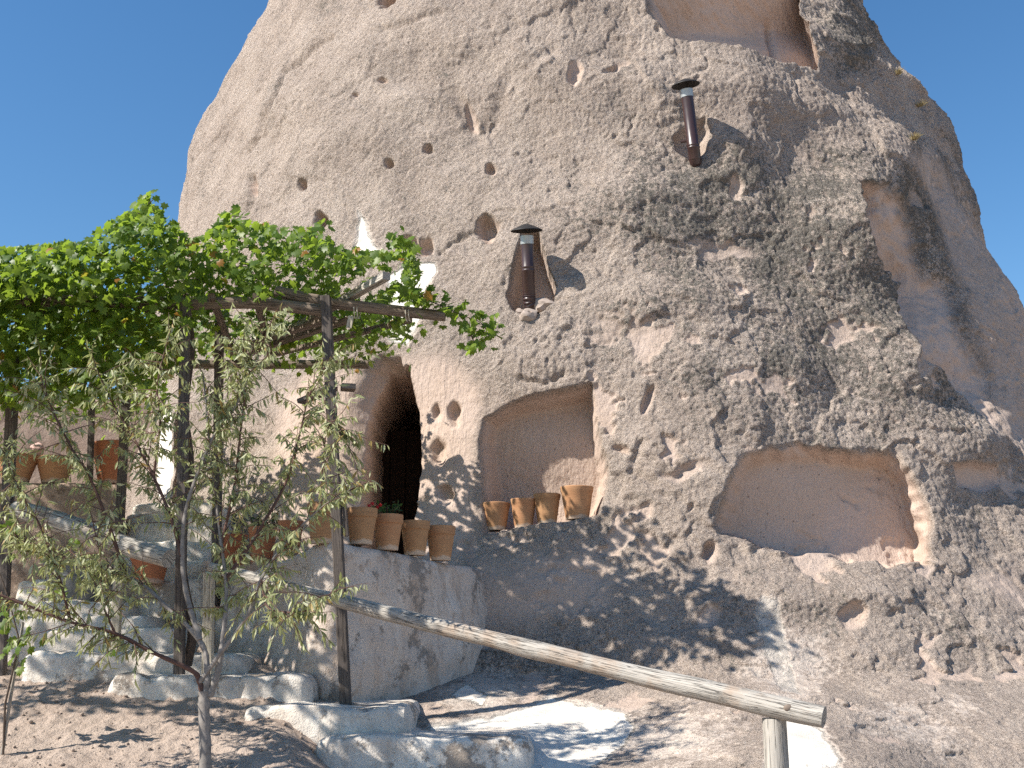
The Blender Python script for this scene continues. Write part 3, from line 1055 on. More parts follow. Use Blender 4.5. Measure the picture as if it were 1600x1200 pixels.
def lump(c, r, seed, name, mat, label=None, cat=None, parent=None, sub=3, sq=(1, 1, 1), amp=.35):
    import bmesh
    bm = bmesh.new()
    bmesh.ops.create_icosphere(bm, subdivisions=sub, radius=1)
    vs = np.array([v.co[:] for v in bm.verts])
    d = 1 + amp * noise(vs, 1.1, seed) + amp * .5 * noise(vs, .45, seed + 1)
    vs = vs * d[:, None] * np.array(sq) * r
    mb = MB()
    mb.add([Vector(c) + Vector(v) for v in vs], [tuple(v.index for v in f.verts) for f in bm.faces])
    bm.free()
    o = mb.build(name, mat, parent, True, None if parent else Vector(c) - Vector((0, 0, r * sq[2])))
    if label:
        tag(o, label, cat)
    return o


pc = at(58, 704, 11.5)
pk_ = lump(pc, .075, 5, 'pink_stone', M_pink, 'pale pink rounded stone resting on the rim of a bowl planter', 'stone', sub=4, sq=(1, .9, 1.15), amp=.2)

# metal tub on the steps
tp = at(114, 942, 10.95)
tr = .275
tub = thing('metal_tub', tp, 'dented grey metal tub with flat rim on the steps', 'tub')
MB().lathe(tp, [(.001, 0), (tr * .86, 0), (tr * .88, .02), (tr * .97, .36), (tr * .97, .365), (tr * .95, .365), (tr * .84, .03), (.001, .03)], 36).build('body', M_tub, tub)
MB().lathe(tp, [(tr * .95, .355), (tr * 1.10, .358), (tr * 1.11, .375), (tr * 1.08, .385), (tr * .95, .38)], 36).build('rim', M_tub, tub)
MB().lathe(tp, [(tr * .948, .24), (tr * .965, .25), (tr * .955, .26)], 36).build('band', M_tub, tub)


# ------------------------------------------------------------------ stove pipes
def bezier(pts, n):
    return [Vector(p) for p in spline([tuple(p) for p in pts], n)]


def stove_pipe(ptop, pbot, Ytop, Ybot, r, rcap, label, elbow):
    a, b = at(*pbot, Ybot), at(*ptop, Ytop)
    ax = (b - a).normalized()
    root = thing('stove_pipe', a, label, 'stove pipe', 'stove pipes coming out of the rock')
    ln = (b - a).length
    pr = [(r * .96, 0), (r, .01)]
    for hh in (.16, .19) if not elbow else (.30, .34):
        pr += [(r, hh - .012), (r * 1.06, hh - .006), (r * 1.06, hh + .006), (r, hh + .012)]
    pr += [(r, ln - .10), (r * .97, ln - .10)]
    MB().lathe(a, pr, 28, ax).build('pipe', M_enamel, root)
    MB().lathe(a, [(r * .97, ln - .12), (r * 1.05, ln - .12), (r * 1.06, ln - .02), (r * 1.0, ln - .018), (r * .9, ln - .018), (r * .9, ln - .2)], 28, ax).build('collar', M_galv, root)
    t = b + ax * .045
    cap = MB().lathe(t, [(.001, .085), (rcap * .3, .066), (rcap * .7, .032), (rcap, .0), (rcap * 1.01, -.006), (rcap * .985, -.003), (rcap * .7, .026), (rcap * .3, .058), (.001, .076)], 40, ax).build('cap', M_soot, root)
    u = ax.orthogonal().normalized()
    w = ax.cross(u)
    for k in range(3):
        an = k * 2.094 + .4
        d = u * math.cos(an) + w * math.sin(an)
        MB().tube([b + d * r * .98 - ax * .06, b + d * r * 1.02 + ax * .02, b + d * r * 1.3 + ax * .085], .004, 6).build('strut', M_soot, cap)
    if elbow:
        pth = bezier([a + ax * .02, a - ax * .06, a - ax * .13 + Vector((.03, .04, 0)), a - ax * .17 + Vector((.06, .16, 0)), a - ax * .17 + Vector((.08, .36, 0))], 46)
        MB().tube(pth, [r * (1.06 if k % 4 < 2 else .93) for k in range(46)], 24).build('elbow', M_enamel, root)
    else:
        MB().tube([a + ax * .02, a - ax * .02, a - ax * .05 + Vector((0, .1, -.02)), a - ax * .04 + Vector((0, .45, -.04))], r * .95, 20).build('elbow', M_enamel, root)
    return root


yr = on_rock(826, 508).y
stove_pipe((823, 366), (827, 462), yr - .02, yr + .14, .076, .19, 'glossy brown stove pipe with ribbed elbow and dish cap in a tall niche', True)
yr2 = on_rock(1088, 268).y
stove_pipe((1072, 138), (1086, 250), yr2 - .10, yr2 + .06, .078, .178, 'matt brown stove pipe with dish cap leaning out of the upper rock slope', False)
for k, (x, y, r_) in enumerate([(826, 492, .085), (850, 478, .11), (812, 490, .06)]):
    lump(at(x, y, yr + (.06 if k == 0 else .2)), r_, 30 + k, 'rubble_stone', M_stone,
         ['flat pale stone wedged in front of the ribbed pipe elbow', 'largest pale stone packed beside the ribbed pipe elbow', 'small grey stone in the shade behind the ribbed pipe elbow'][k], 'stone', sq=(1.2, 1, .8), amp=.6)
c_ = at(1066, 222, yr2 + .1)
MB().tube([c_ + Vector((-.02, .0, .0)), c_ + Vector((.09, -.02, .01))], .018, 8).build('bracket', M_enamel, bpy.data.objects['stove_pipe.001'])

# ------------------------------------------------------------------ handrail
rail = thing('handrail', at(1212, 1260, 7.1), 'weathered grey log handrail on posts along the outer side of the steps', 'handrail')
a, b = at(330, 886, 9.15), at(1291, 1121, 6.9)
n_ = 46
pth = [a.lerp(b, t) + Vector((0, .012 * math.sin(t * 9), -.03 * math.sin(t * math.pi) + .012 * noise1(t * 7, 3, 1, 1, 5))) for t in np.linspace(0, 1, n_)]
rd = [.047 + .022 * t + .004 * noise1(t * 14, 1, 1, 1, 9) for t in np.linspace(0, 1, n_)]
rd[-1] *= .93
pth[-1] = pth[-2].lerp(pth[-1], .5) + (pth[-1] - pth[-2]) * .4
MB().tube(pth, rd, 28, True, .10, 3).build('rail', M_log, rail)
for px_, py_ in [(1016, 1060), (1143, 1097), (1232, 1106)]:
    t = (px_ - 330) / (1291 - 330)
    p = a.lerp(b, t ** .9)
    c = at(px_, py_, p.y - .075)
    lump(c, .024, px_, 'knot', M_beam, parent=rail, sub=2, sq=(1.3, .5, .9), amp=.2)
a2, b2 = at(26, 796, 9.85), at(264, 872, 9.15)
pth2 = [a2.lerp(b2, t) + Vector((0, 0, .012 * math.sin(t * 6))) for t in np.linspace(0, 1, 22)]
MB().tube(pth2, [.083 + .006 * math.sin(t * 5) for t in np.linspace(0, 1, 22)], 26, True, .10, 6).build('rail', M_log, rail)
pR = at(1210, 1117, 7.1)
MB().tube([(pR.x, pR.y, -1.75), (pR.x + .003, pR.y, -1.2), (pR.x, pR.y, -.8), (pR.x - .002, pR.y, pR.z - .02)], [.078, .076, .074, .073], 24, True, .08, 8).build('post', M_log, rail)
q = at(327, 895, 9.28)
q2 = at(326, 1024, 9.28)
MB().bar((q2.x, q2.y, q2.z - .15), q, .085, .07, (0, -1, 0)).build('post', M_pale, rail, False)
q, q2 = at(187, 866, 9.5), at(184, 962, 9.55)
MB().bar((q2.x, q2.y, q2.z - .3), q, .075, .06, (0, -1, 0)).build('post', M_pale, rail, False)

# ------------------------------------------------------------------ pergola
per = thing('pergola', at(540, 1095, 9.45), 'rough dark timber pergola carrying the grape vine', 'pergola')


def post(p0, p1, Y0, Y1, w, mat=None, drop=.12):
    a, b = at(*p0, Y0), at(*p1, Y1)
    d = (a - b).normalized()
    MB().bar(a + d * drop, b, w, w * .85, (0, -1, 0), .12).build('post', mat or M_dark, per, False)
    return a, b


post((540, 1095), (509, 463), 9.45, 9.45, .092)
post((280, 1050), (290, 472), 9.50, 9.50, .085)
post((338, 900), (343, 500), 10.9, 10.9, .085)
post((10, 830), (22, 560), 9.95, 9.95, .095, drop=1.3)
post((140, 760), (146, 540), 11.7, 11.7, .06, drop=.3)
post((186, 840), (200, 560), 11.2, 11.2, .085, drop=.4)
pa, pb = at(527, 772, 9.47), at(532, 838, 9.47)
MB().bar(pa + Vector((.055, -.01, 0)), pb + Vector((.055, -.01, 0)), .035, .06, (0, -1, 0)).build('cleat', M_dark, per, False)
pa = at(533, 605, 9.52)
MB().bar(pa + Vector((.0, .0, 0)), pa + Vector((.12, .03, .0)), .13, .05, (0, 0, 1)).build('block', M_beam, per, False)
MB().bar(at(470, 628, 9.7), at(522, 606, 9.5), .10, .04, (0, 0, 1)).build('brace', M_dark, per, False)


def beam(pts, r0, r1, mat=M_beam, name='beam', n=16):
    p = bezier(pts, n)
    MB().tube(p, list(np.linspace(r0, r1, n)), 14, True, .12, int(p[0].x * 10) % 50).build(name, mat, per)


beam([at(-300, 468, 9.75), at(60, 470, 9.68), at(285, 474, 9.58), at(400, 474, 9.56), at(512, 486, 9.56)], .06, .055)
beam([at(432, 456, 9.66), at(500, 470, 9.60), at(580, 481, 9.58), at(696, 494, 9.58)], .056, .048)
beam([(-7.2, 12.2, 3.05), (-5, 12.2, 3.1), (-3.3, 12.1, 3.05), (-1.6, 11.9, 3.0)], .06, .05)
beam([(-9.6, 7.4, 3.05), (-8.5, 8.2, 3.05), (-7.5, 9.0, 3.0), (-6.6, 9.8, 3.02)], .05, .05)  # out-of-view beam added under the left-hand shade leaves

beam([(-5.15, 9.75, 3.0), (-5.1, 8.6, 3.02), (-4.95, 7.5, 3.05), (-4.8, 6.35, 3.05)], .055, .045)  # this beam and the next two are unseen, added to carry the shade leaves
beam([(-5.6, 6.75, 3.12), (-4.9, 6.7, 3.12), (-4.3, 6.7, 3.13), (-3.7, 6.72, 3.12)], .035, .03)
beam([(-9.9, 7.55, 3.0), (-8.4, 7.5, 3.02), (-6.8, 7.5, 3.04), (-4.9, 7.5, 3.12)], .05, .045)
MB().bar((-4.95, 6.6, -1.7), (-4.87, 6.6, 3.0), .09, .08, (0, -1, 0), .12).build('post', M_dark, per, False)  # this post and the next are unseen, added under the shade leaves
MB().bar((-9.5, 7.55, -1.6), (-9.45, 7.55, 3.0), .09, .08, (0, -1, 0), .12).build('post', M_dark, per, False)


def rafter(p0, p1, Y0, Y1, w=.075, h=.06, mat=M_beam):
    MB().bar(at(*p0, Y0), at(*p1, Y1), w, h, (0, 0, 1)).build('rafter', mat, per, False)


rafter((604, 431), (398, 548), 9.05, 11.6, .075, .07, M_log)
rafter((545, 500), (385, 552), 9.75, 11.5, .07, .05)
rafter((640, 500), (420, 556), 9.75, 11.8, .06, .05)
rafter((520, 497), (370, 545), 9.7, 11.3, .08, .04)
for px_ in (40, 130, 215, 330, 400):
    o_ = at(px_, 462, 9.4)
    MB().bar(o_, (o_.x - .5, 12.4, 3.12), .06, .05, (0, 0, 1)).build('rafter', M_beam, per, False)
# twine lashing and a hanging tag of wood
for px_, py_ in ((552, 488), (632, 492)):
    c = at(px_, py_, 9.58)
    MB().tube([c + Vector((.004 * k, .062 * math.cos(k * .9), .062 * math.sin(k * .9))) for k in range(16)], .004, 6).build('lashing', M_cord, per)
ta, tb = at(549, 494, 9.5), at(545, 512, 9.5)
MB().bar(ta, tb, .05, .012, (0, -1, 0)).build('tag', M_pale, per, False)


# ------------------------------------------------------------------ leaves
def leaf_template_vine():
    ang = [90, 62, 48, 20, -5, -30, -62, -90, -118, -150, -175, 160, 132, 118]
    rad = [1.05, .62, .92, .62, .90, .60, .74, .36, .74, .60, .90, .62, .92, .62]
    pts = [(0, 0, .10)] + [(r * math.cos(math.radians(a)), r * math.sin(math.radians(a)), -.16 * r * r + .10 * abs(math.cos(math.radians(a)))) for a, r in zip(ang, rad)]
    n = len(ang)
    fs = [(0, 1 + k, 1 + (k + 1) % n) for k in range(n)]
    return np.array(pts) * .5, np.array(fs)


def leaf_template_narrow():
    pts = [(0, 0, 0), (.095, .3, .03), (.11, .6, .0), (0, 1, -.12), (-.11, .6, .0), (-.095, .3, .03), (0, .35, -.03), (0, .65, -.05)]
    fs = [(0, 1, 6), (1, 2, 7), (1, 7, 6), (2, 3, 7), (3, 4, 7), (4, 5, 6), (4, 6, 7), (5, 0, 6)]
    return np.array(pts), np.array(fs)


def frames(Ydir, Zdir):
    Yd = Ydir / np.linalg.norm(Ydir, axis=1)[:, None]
    Zd = Zdir - Yd * np.sum(Zdir * Yd, 1)[:, None]
    Zd /= np.linalg.norm(Zd, axis=1)[:, None]
    Xd = np.cross(Yd, Zd)
    return np.stack([Xd, Yd, Zd], 1)          # (n, axis, xyz)


def leaf_mesh(name, tpl, fs, P, FR, size, tint, mat, origin):
    n, m = len(P), len(tpl)
    V = np.einsum('ka,nac->nkc', tpl, FR) * size[:, None, None] + P[:, None, :] - np.array(origin)
    F = (fs[None] + (np.arange(n) * m)[:, None, None]).reshape(-1, 3)
    me = np_mesh(name, V.reshape(-1, 3), F, mat, False)
    at_ = me.attributes.new('tint', 'FLOAT', 'POINT')
    at_.data.foreach_set('value', np.repeat(tint, m).astype(np.float32))
    return me


vine_root_p = at(292, 1030, 9.62)
vine = thing('grape_vine', vine_root_p, 'leafy green grape vine spread over the pergola', 'grape vine')
LP, LD = [], []
tx = [-200, 0, 60, 130, 165, 200, 235, 262, 300, 335, 370, 440, 500, 540, 600, 640, 655]
ty = [400, 390, 382, 378, 352, 330, 316, 340, 376, 352, 346, 354, 358, 390, 392, 398, 430]
bx_ = [-200, 0, 100, 200, 280, 300, 350, 450, 520, 600, 655]
by_ = [640, 640, 640, 620, 575, 500, 474, 466, 458, 470, 455]
while len(LP) < 6900:
    x = rnd.uniform(-160, 655)
    t, b = np.interp(x, tx, ty), np.interp(x, bx_, by_)
    if rnd.random() > (b - t) / 300:
        continue
    y = t + (b - t) * rnd.random() ** 1.15
    Y = 9.05 + 1.5 * rnd.random()
    p = at(x, y, Y)
    if noise1(p.x, p.y, p.z, .33, 77) < (-.20 if x > 280 or y < t + 50 else -.6) and rnd.random() < .85:
        continue
    if x > 430 and y > 410 and Y < 9.6 and rnd.random() < .6:
        continue
    if 530 < x < 622 and 415 < y < 490 and Y < 9.95 and abs(y - (431 + (604 - x) * .57)) < 28:
        continue
    LP.append(p)
# the roof of the pergola further back, and unseen leaves out left, added for shade
for (x0, x1, y0, y1, cnt, thr, sd) in [(-7.5, -1.75, 9.8, 12.3, 3300, -.25, 78), (-2.3, -1.05, 10.5, 11.7, 420, -.12, 81), (-10.5, -7.6, 7.0, 10.4, 1300, -.1, 79), (-7.6, -4.3, 8.3, 10.2, 1700, -.18, 80), (-7.6, -5.2, 7.3, 8.4, 900, -.15, 82)]:
    k = 0
    while k < cnt:
        x, y = rnd.uniform(x0, x1), rnd.uniform(y0, y1)
        z = 3.05 + .40 * rnd.random() - (.3 * rnd.random() if rnd.random() < .15 else 0)
        if noise1(x, y, z, .42, sd) < thr and rnd.random() < .92:
            continue
        if sd == 80 and x > -4.6 - (9.4 - y) * .9:
            continue
        LP.append(Vector((x, y, z)))
        k += 1
for k in range(260):
    LP.append(at(rnd.uniform(520, 655), 395 + 75 * rnd.random(), rnd.uniform(9.3, 9.9)))
for k in range(340):
    LP.append(Vector((rnd.uniform(-5.4, -3.75), rnd.uniform(6.5, 7.25), rnd.uniform(3.05, 3.4))))  # unseen leaves added out of view to shade the white rock foot
for k in range(230):
    y = rnd.uniform(7.2, 9.6)
    LP.append(Vector((-5.1 + rnd.gauss(0, .22), y, rnd.uniform(3.0, 3.35))))  # unseen leaves added to join the shade clump to the vine
for k in range(500):
    x = rnd.uniform(-40, 290)
    LP.append(at(x, np.interp(x, tx, ty) + 12 + 70 * rnd.random(), rnd.uniform(8.8, 9.4)))
for k in range(700):
    LP.append(at(rnd.uniform(-80, 265), rnd.gauss(615, 24), rnd.uniform(12.2, 13.6)))
# shoots that trail past the beam ends and hang over the doorway
shoots = [([(640, 462), (680, 474), (720, 492), (752, 505), (766, 530)], 9.55, 130, 13), ([(735, 520), (742, 540), (740, 548)], 9.5, 26, 9),
          ([(560, 490), (572, 520), (580, 548)], 9.9, 46, 14), ([(600, 490), (628, 505), (640, 520)], 9.9, 34, 11), ([(540, 530), (556, 548), (552, 566)], 10.1, 18, 9),
          ([(610, 385), (630, 378), (648, 395)], 9.45, 36, 10), ([(215, 335), (232, 318), (240, 312)], 9.5, 30, 9), ([(420, 500), (440, 520), (470, 540)], 10.8, 60, 16),
          ([(345, 345), (360, 338), (385, 340)], 9.4, 24, 8), ([(495, 360), (505, 350), (498, 346)], 9.5, 10, 6)]
for pl, Y, cnt, sd in shoots:
    pp = spline([(*q, Y) for q in pl], 30)
    MB().tube([at(x, y, Y) for x, y, _ in pp], [.006 - .003 * k / 29 for k in range(30)], 5).build('cane', M_vinewood, vine)
    for k in range(cnt):
        x, y, _ = pp[rnd.randrange(30)]
        LP.append(at(x + rnd.gauss(0, sd), y + rnd.gauss(0, sd * .8), Y + rnd.gauss(0, .12)))
LP = np.array([p[:] for p in LP])
qx, qy = project(LP)
LP = LP[~((qx > 525) & (qx < 628) & (np.abs(qy - (431 + (604 - qx) * .57)) < 24) & (LP[:, 1] < 10.2))]
n = len(LP)
Zd = np.array([-.35, -.45, .75]) + rng.normal(0, .45, (n, 3))
Yd = np.array([0, -.2, -.6]) + rng.normal(0, .6, (n, 3))
FR = frames(Yd, Zd)
size = .07 + .085 * rng.beta(1.6, 2.2, n)
tint = np.clip(rng.beta(2.2, 2.2, n) * .92, 0, .96)
tint[rng.random(n) < .012] = 1.0
vt, vf = leaf_template_vine()
qx, qy = project(LP)
vis = (qx > 5) & (qx < 780) & (qy > 300) & (qy < 700)
order = np.argsort(np.where(vis, LP[:, 1] - size * 4, 99))
own = order[:300]
rest_ = order[300:]
o0 = np.array(vine_root_p)
fm = leaf_mesh('foliage', vt, vf, LP[rest_], FR[rest_], size[rest_], tint[rest_], M_vleaf, o0)
fo = bpy.data.objects.new('foliage', fm)
C.objects.link(fo)
fo.parent = vine
fo['kind'] = 'stuff'
tpl_me = []
for k in range(8):
    tpl_me.append(leaf_mesh('leaf', vt * np.array([1, 1, 1 + .25 * (k % 3)]), vf, np.zeros((1, 3)), np.eye(3)[None], np.ones(1), np.array([.12 + .1 * k]), M_vleaf, (0, 0, 0)))
for j in own:
    lo = bpy.data.objects.new('leaf', tpl_me[rnd.randrange(8)])
    m3 = Matrix(FR[j].T.tolist())
    lo.matrix_basis = Matrix.Translation(Vector(LP[j]) - vine_root_p) @ m3.to_4x4() @ Matrix.Scale(float(size[j]), 4)
    lo.parent = vine
    C.objects.link(lo)
st = MB()
tp_ = [at(292, 1040, 9.62), at(300, 985, 9.6), at(290, 920, 9.62), at(284, 850, 9.64), at(298, 740, 9.62), at(290, 640, 9.66), at(300, 540, 9.68), at(290, 460, 9.7)]
pp = bezier(tp_, 50)
st.tube(pp, [.042 - .018 * k / 49 for k in range(50)], 10, True, .35, 4)
st.build('trunk', M_vinewood, vine)
for k in range(26):
    x0 = rnd.uniform(90, 540)
    y0 = np.interp(x0, tx, ty) + rnd.uniform(60, 120)
    Y = rnd.uniform(9.45, 10.4)
    ps = [(x0, y0, Y)]
    dx = rnd.choice((-1, 1)) * rnd.uniform(15, 30)
    for i in range(3):
        ps.append((ps[-1][0] + dx + rnd.gauss(0, 10), ps[-1][1] + rnd.gauss(4, 12), ps[-1][2] + rnd.gauss(0, .12)))
    MB().tube([at(*q) for q in spline(ps, 16)], [.007 - .004 * i / 15 for i in range(16)], 5).build('cane', M_vinewood, vine)

# ------------------------------------------------------------------ the silvery tree
tree_p = Vector((at(321, 1200, 8.0).x, 8.0, gz1(at(321, 1200, 8.0).x, 8.0) - .03))
tree = thing('oleaster_tree', tree_p, 'slender silvery leaved young tree with forked grey trunk before the steps', 'tree')
BR = [([(318, 1090, 8), (312, 1066, 8), (300, 1048, 7.98), (240, 1020, 7.9), (180, 990, 7.82), (110, 972, 7.75), (40, 945, 7.7), (-12, 925, 7.65)], 6, 2),
      ([(322, 1090, 8), (324, 1050, 8), (318, 1012, 8.02), (290, 975, 8.05), (262, 950, 8.06), (225, 915, 8.1), (190, 897, 8.12), (150, 885, 8.15), (118, 868, 8.2)], 7, 2),
      ([(328, 1088, 8), (340, 1050, 8), (348, 1000, 8.04), (353, 950, 8.06), (352, 900, 8.1), (342, 820, 8.15), (328, 700, 8.2), (318, 590, 8.25)], 7, 1.6),
      ([(312, 1066, 8), (345, 1020, 7.95), (385, 965, 7.9), (408, 905, 7.88), (445, 850, 7.85), (500, 795, 7.8), (548, 764, 7.8)], 5, 1.2),
      ([(312, 1000, 8.02), (292, 930, 8.1), (285, 870, 8.1), (292, 790, 8.1), (330, 690, 8.05), (365, 640, 8.0), (398, 570, 8.0), (424, 505, 8.0)], 6, 1.4),
      ([(285, 870, 8.1), (266, 806, 8.15), (240, 745, 8.2), (212, 690, 8.25), (176, 630, 8.3), (150, 575, 8.3)], 4.5, 1.3),
      ([(196, 898, 8.12), (170, 820, 8.05), (142, 750, 8.0), (112, 700, 7.95), (82, 640, 7.9), (62, 585, 7.9)], 4, 1.3),
      ([(110, 972, 7.75), (92, 900, 7.7), (62, 820, 7.7), (32, 770, 7.7), (10, 715, 7.7)], 3, 1.1),
      ([(352, 905, 8.1), (398, 840, 8.2), (446, 755, 8.3), (468, 680, 8.35), (486, 610, 8.4), (522, 555, 8.4)], 4, 1.1),
      ([(346, 850, 8.15), (366, 760, 8.1), (374, 690, 8.05), (384, 600, 8.0), (380, 540, 8.0)], 3.5, 1.1),
      ([(240, 745, 8.2), (250, 660, 8.1), (246, 600, 8.1), (262, 530, 8.1)], 2.6, 1.0),
      ([(180, 990, 7.82), (160, 940, 7.75), (158, 880, 7.7), (146, 820, 7.7)], 2.4, 1.0),
      ([(408, 905, 7.88), (420, 950, 7.7), (470, 955, 7.6), (520, 925, 7.55)], 2.0, .9),
      ([(150, 885, 8.15), (90, 870, 8.2), (40, 850, 8.25), (-5, 800, 8.3)], 2.4, 1.0),
      ([(500, 795, 7.8), (505, 720, 7.85), (515, 660, 7.9), (540, 690, 7.9)], 1.6, .8)]
trk = MB()
tpth = [tree_p + Vector((0, 0, -.1)), at(321, 1200, 8), at(320, 1150, 8), at(319, 1110, 8), at(319, 1080, 8)]
pp = bezier(tpth, 20)
trk.tube(pp, [.044 - .004 * k / 19 + .003 * math.sin(k * 1.7) for k in range(20)], 14, True, .12, 2)
trunk = trk.build('trunk', M_bark, tree)
LPt, LYt = [], []
twigs = MB()


def hang(p, d, cnt, ln):
    """a leafy twig from p along d"""
    pts = [Vector(p)]
    d = Vector(d).normalized()
    for i in range(6):
        d = (d + Vector((rnd.gauss(0, .12), rnd.gauss(0, .12), -.06 + rnd.gauss(0, .08)))).normalized()
        pts.append(pts[-1] + d * ln / 6)
    twigs.tube(pts, [.0042 - .0028 * i / 6 for i in range(7)], 5, False)
    for k in range(cnt):
        t = (k + rnd.random()) / cnt * 5.99
        i = int(t)
        q = pts[i].lerp(pts[i + 1], t - i)
        LPt.append(q)
        LYt.append(Vector((rnd.gauss(0, .45), rnd.gauss(0, .45), -.75 + rnd.gauss(0, .35))) + d * .3)


for bi, (pl, r0, r1) in enumerate(BR):
    ns = 14 * (len(pl) - 1)
    sp3 = spline(pl, ns)
    pts = [at(*q) for q in sp3]
    mb = MB()
    mb.tube(pts, [(r0 + (r1 - r0) * (k / (ns - 1)) ** .8) / FPX * 8 * .8 * (1 + .08 * math.sin(k * .9)) for k in range(ns)], 9, True, .12, bi)
    mb.build('branch', M_bark if bi < 5 and r0 > 4.5 and bi != 0 else M_twig, tree)
    L = sum((pts[i + 1] - pts[i]).length for i in range(ns - 1))
    s0 = .42 if bi in (0, 1, 2, 3, 4) else .12
    cnt = int(L * (1 - s0) * 27) + 4
    for k in range(cnt):
        t = s0 + (1 - s0) * (k + rnd.random()) / cnt
        i = min(int(t * (ns - 1)), ns - 2)
        fw = (pts[i + 1] - pts[i]).normalized()
        d = fw * .5 + Vector((rnd.gauss(0, .6), rnd.gauss(0, .55), .15 + rnd.gauss(0, .5)))
        hang(pts[i], d, rnd.randint(13, 22), rnd.uniform(.16, .46))
    hang(pts[-1], pts[-1] - pts[-3], 14, .2)
twigs.build('twigs', M_twig, tree)['kind'] = 'stuff'
LPt = np.array([p[:] for p in LPt])
LYt = np.array([p[:] for p in LYt])
qx, qy = project(LPt)
keep = ~((qx > 30) & (qx < 270) & (np.abs(qy - (796 + (qx - 26) * .32)) < 22) & (rng.random(len(LPt)) < .62))
LPt, LYt = LPt[keep], LYt[keep]
n = len(LPt)
FRt = frames(LYt, rng.normal(0, 1, (n, 3)) + np.array([-.5, -.6, .4]))
nt_, nf_ = leaf_template_narrow()
tm = leaf_mesh('crown', nt_, nf_, LPt, FRt, rng.uniform(.05, .095, n), np.where(rng.random(n) < .05, 1.0, np.clip(rng.beta(2, 2, n) * .9, 0, .9)), M_tleaf, np.array(tree_p))
to = bpy.data.objects.new('crown', tm)
C.objects.link(to)
to.parent = tree
to['kind'] = 'stuff'

# ------------------------------------------------------------------ young vine on a stake, bottom left
sp0, sp1 = at(-4, 1215, 8.3), at(36, 972, 8.3)
sap = thing('young_vine', (sp0.x, sp0.y, sp0.z - .05), 'small young vine with a few big leaves tied to a thin stake', 'vine')
MB().tube([sp0 + Vector((0, 0, -.15)), sp0.lerp(sp1, .5), sp1], [.013, .012, .010], 8, True, .15, 3).build('stake', M_log, sap)
MB().tube([sp0 + Vector((.05, -.02, -.1)), at(8, 1100, 8.28), at(22, 1040, 8.27), at(30, 1000, 8.27), at(12, 930, 8.25), at(-6, 880, 8.25)], [.008, .008, .007, .006, .005, .003], 7).build('stem', M_vinewood, sap)
for cx, cy, sd, c in [(46, 1005, 16, 13), (12, 1020, 14, 12), (6, 985, 10, 6), (12, 960, 14, 8), (58, 855, 16, 6), (118, 850, 6, 3), (22, 830, 12, 7), (95, 925, 6, 3), (168, 1022, 5, 3), (28, 1048, 5, 2)]:
    for k in range(c):
        p = at(cx + rnd.gauss(0, sd), cy + rnd.gauss(0, sd * .6), 8.3 + rnd.gauss(0, .06))
        lo = bpy.data.objects.new('leaf', tpl_me[rnd.randrange(8)])
        fr = frames(np.array([[rnd.gauss(0, .5), rnd.gauss(-.2, .3), -.7]]), np.array([[rnd.gauss(-.3, .3), rnd.gauss(-.6, .3), .6]]))[0]
        lo.matrix_basis = Matrix.Translation(p - sap.location) @ Matrix(fr.T.tolist()).to_4x4() @ Matrix.Scale(rnd.uniform(.07, .11), 4)
        lo.parent = sap
        C.objects.link(lo)


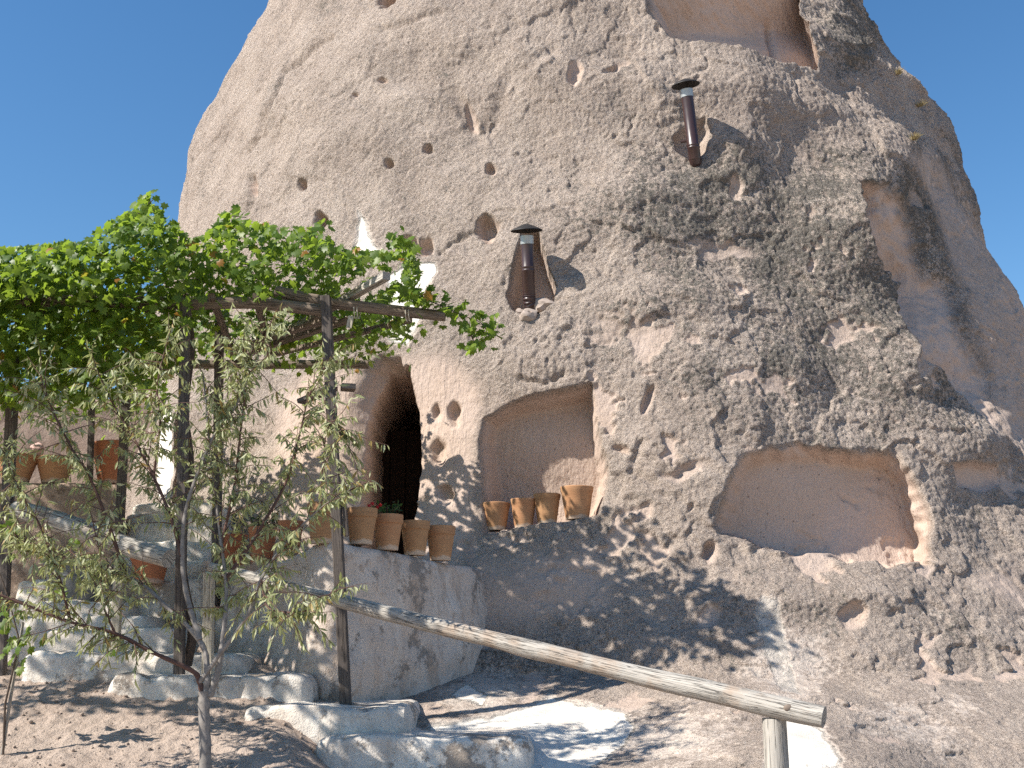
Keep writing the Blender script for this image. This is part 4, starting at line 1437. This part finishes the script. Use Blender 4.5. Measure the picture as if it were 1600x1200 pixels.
# ------------------------------------------------------------------ pot plants
def pot_plant(name, c, r, h, cnt, label, cat, flowers=0, mat=None):
    root = thing(name, c, label, cat)
    c = Vector(c)
    stem = MB()
    P, D = [], []
    for k in range(cnt // 9 + 4):
        a = rnd.uniform(0, 6.28)
        e = c + Vector((math.cos(a) * r * rnd.random() ** .5, math.sin(a) * r * rnd.random() ** .5, h * rnd.uniform(.6, 1)))
        stem.tube([c, c.lerp(e, .5) + Vector((0, 0, h * .1)), e], [.004, .003, .002], 5, False)
        for j in range(9):
            P.append((c.lerp(e, rnd.uniform(.35, 1.05)) + Vector((rnd.gauss(0, .02), rnd.gauss(0, .02), rnd.gauss(0, .015))))[:])
            D.append((rnd.gauss(0, 1), rnd.gauss(0, 1), rnd.gauss(.3, .5)))
    stem.build('stems', M_twig, root)
    P, D = np.array(P), np.array(D)
    me = leaf_mesh('foliage', nt_ * np.array([1.8, 1, 1]), nf_, P, frames(D, rng.normal(0, 1, (len(P), 3)) + np.array([0, -.4, .8])), rng.uniform(.03, .055, len(P)), rng.random(len(P)), mat or M_hleaf, c)
    o = bpy.data.objects.new('foliage', me)
    C.objects.link(o)
    o.parent = root
    o['kind'] = 'stuff'
    for k in range(flowers):
        q = c + Vector((rnd.uniform(-r, r), rnd.uniform(-r, .0), h * rnd.uniform(.75, 1.05)))
        lump(q, .017, 90 + k, 'flower', M_petal, parent=root, sub=2, amp=.5)


hp = P_her.location
pot_plant('red_flowered_herb', (hp.x, hp.y, hp.z + .29), .18, .13, 150, 'low dark herb with tiny red flowers growing from a terrace pot', 'herb', 4)
hp = P_dark.location
pot_plant('dark_pot_plant', (hp.x, hp.y, hp.z + .31), .17, .16, 130, 'dark leaved bushy plant growing in a red terrace pot', 'pot plant')

# dry tufts rooted on the rock edge
for k, (px_, py_, lab) in enumerate([(1403, 110, 'dry grass tuft on the skyline edge just below the dark topmost shoulder'), (1437, 160, 'reddish dry tuft on the pale corner of the skyline edge'), (1428, 212, 'golden dry tuft on the rock face below the pale skyline corner')]):
    c = on_rock(px_, py_ + 3, 6)
    tb_ = MB()
    for j in range(70):
        d = Vector((rnd.gauss(.2, .5), rnd.gauss(-.3, .4), rnd.uniform(.3, 1))).normalized() * rnd.uniform(.06, .15)
        s0_ = c + Vector((rnd.gauss(0, .022), rnd.gauss(0, .018), -.03))
        tb_.tube([s0_, s0_ + d * .5, s0_ + d + Vector((0, 0, -.02))], [.003, .0025, .001], 4, False)
    o = tb_.build('dry_tuft', M_dry, None, True, c)
    tag(o, lab, 'grass tuft', 'dry tufts on the rock')
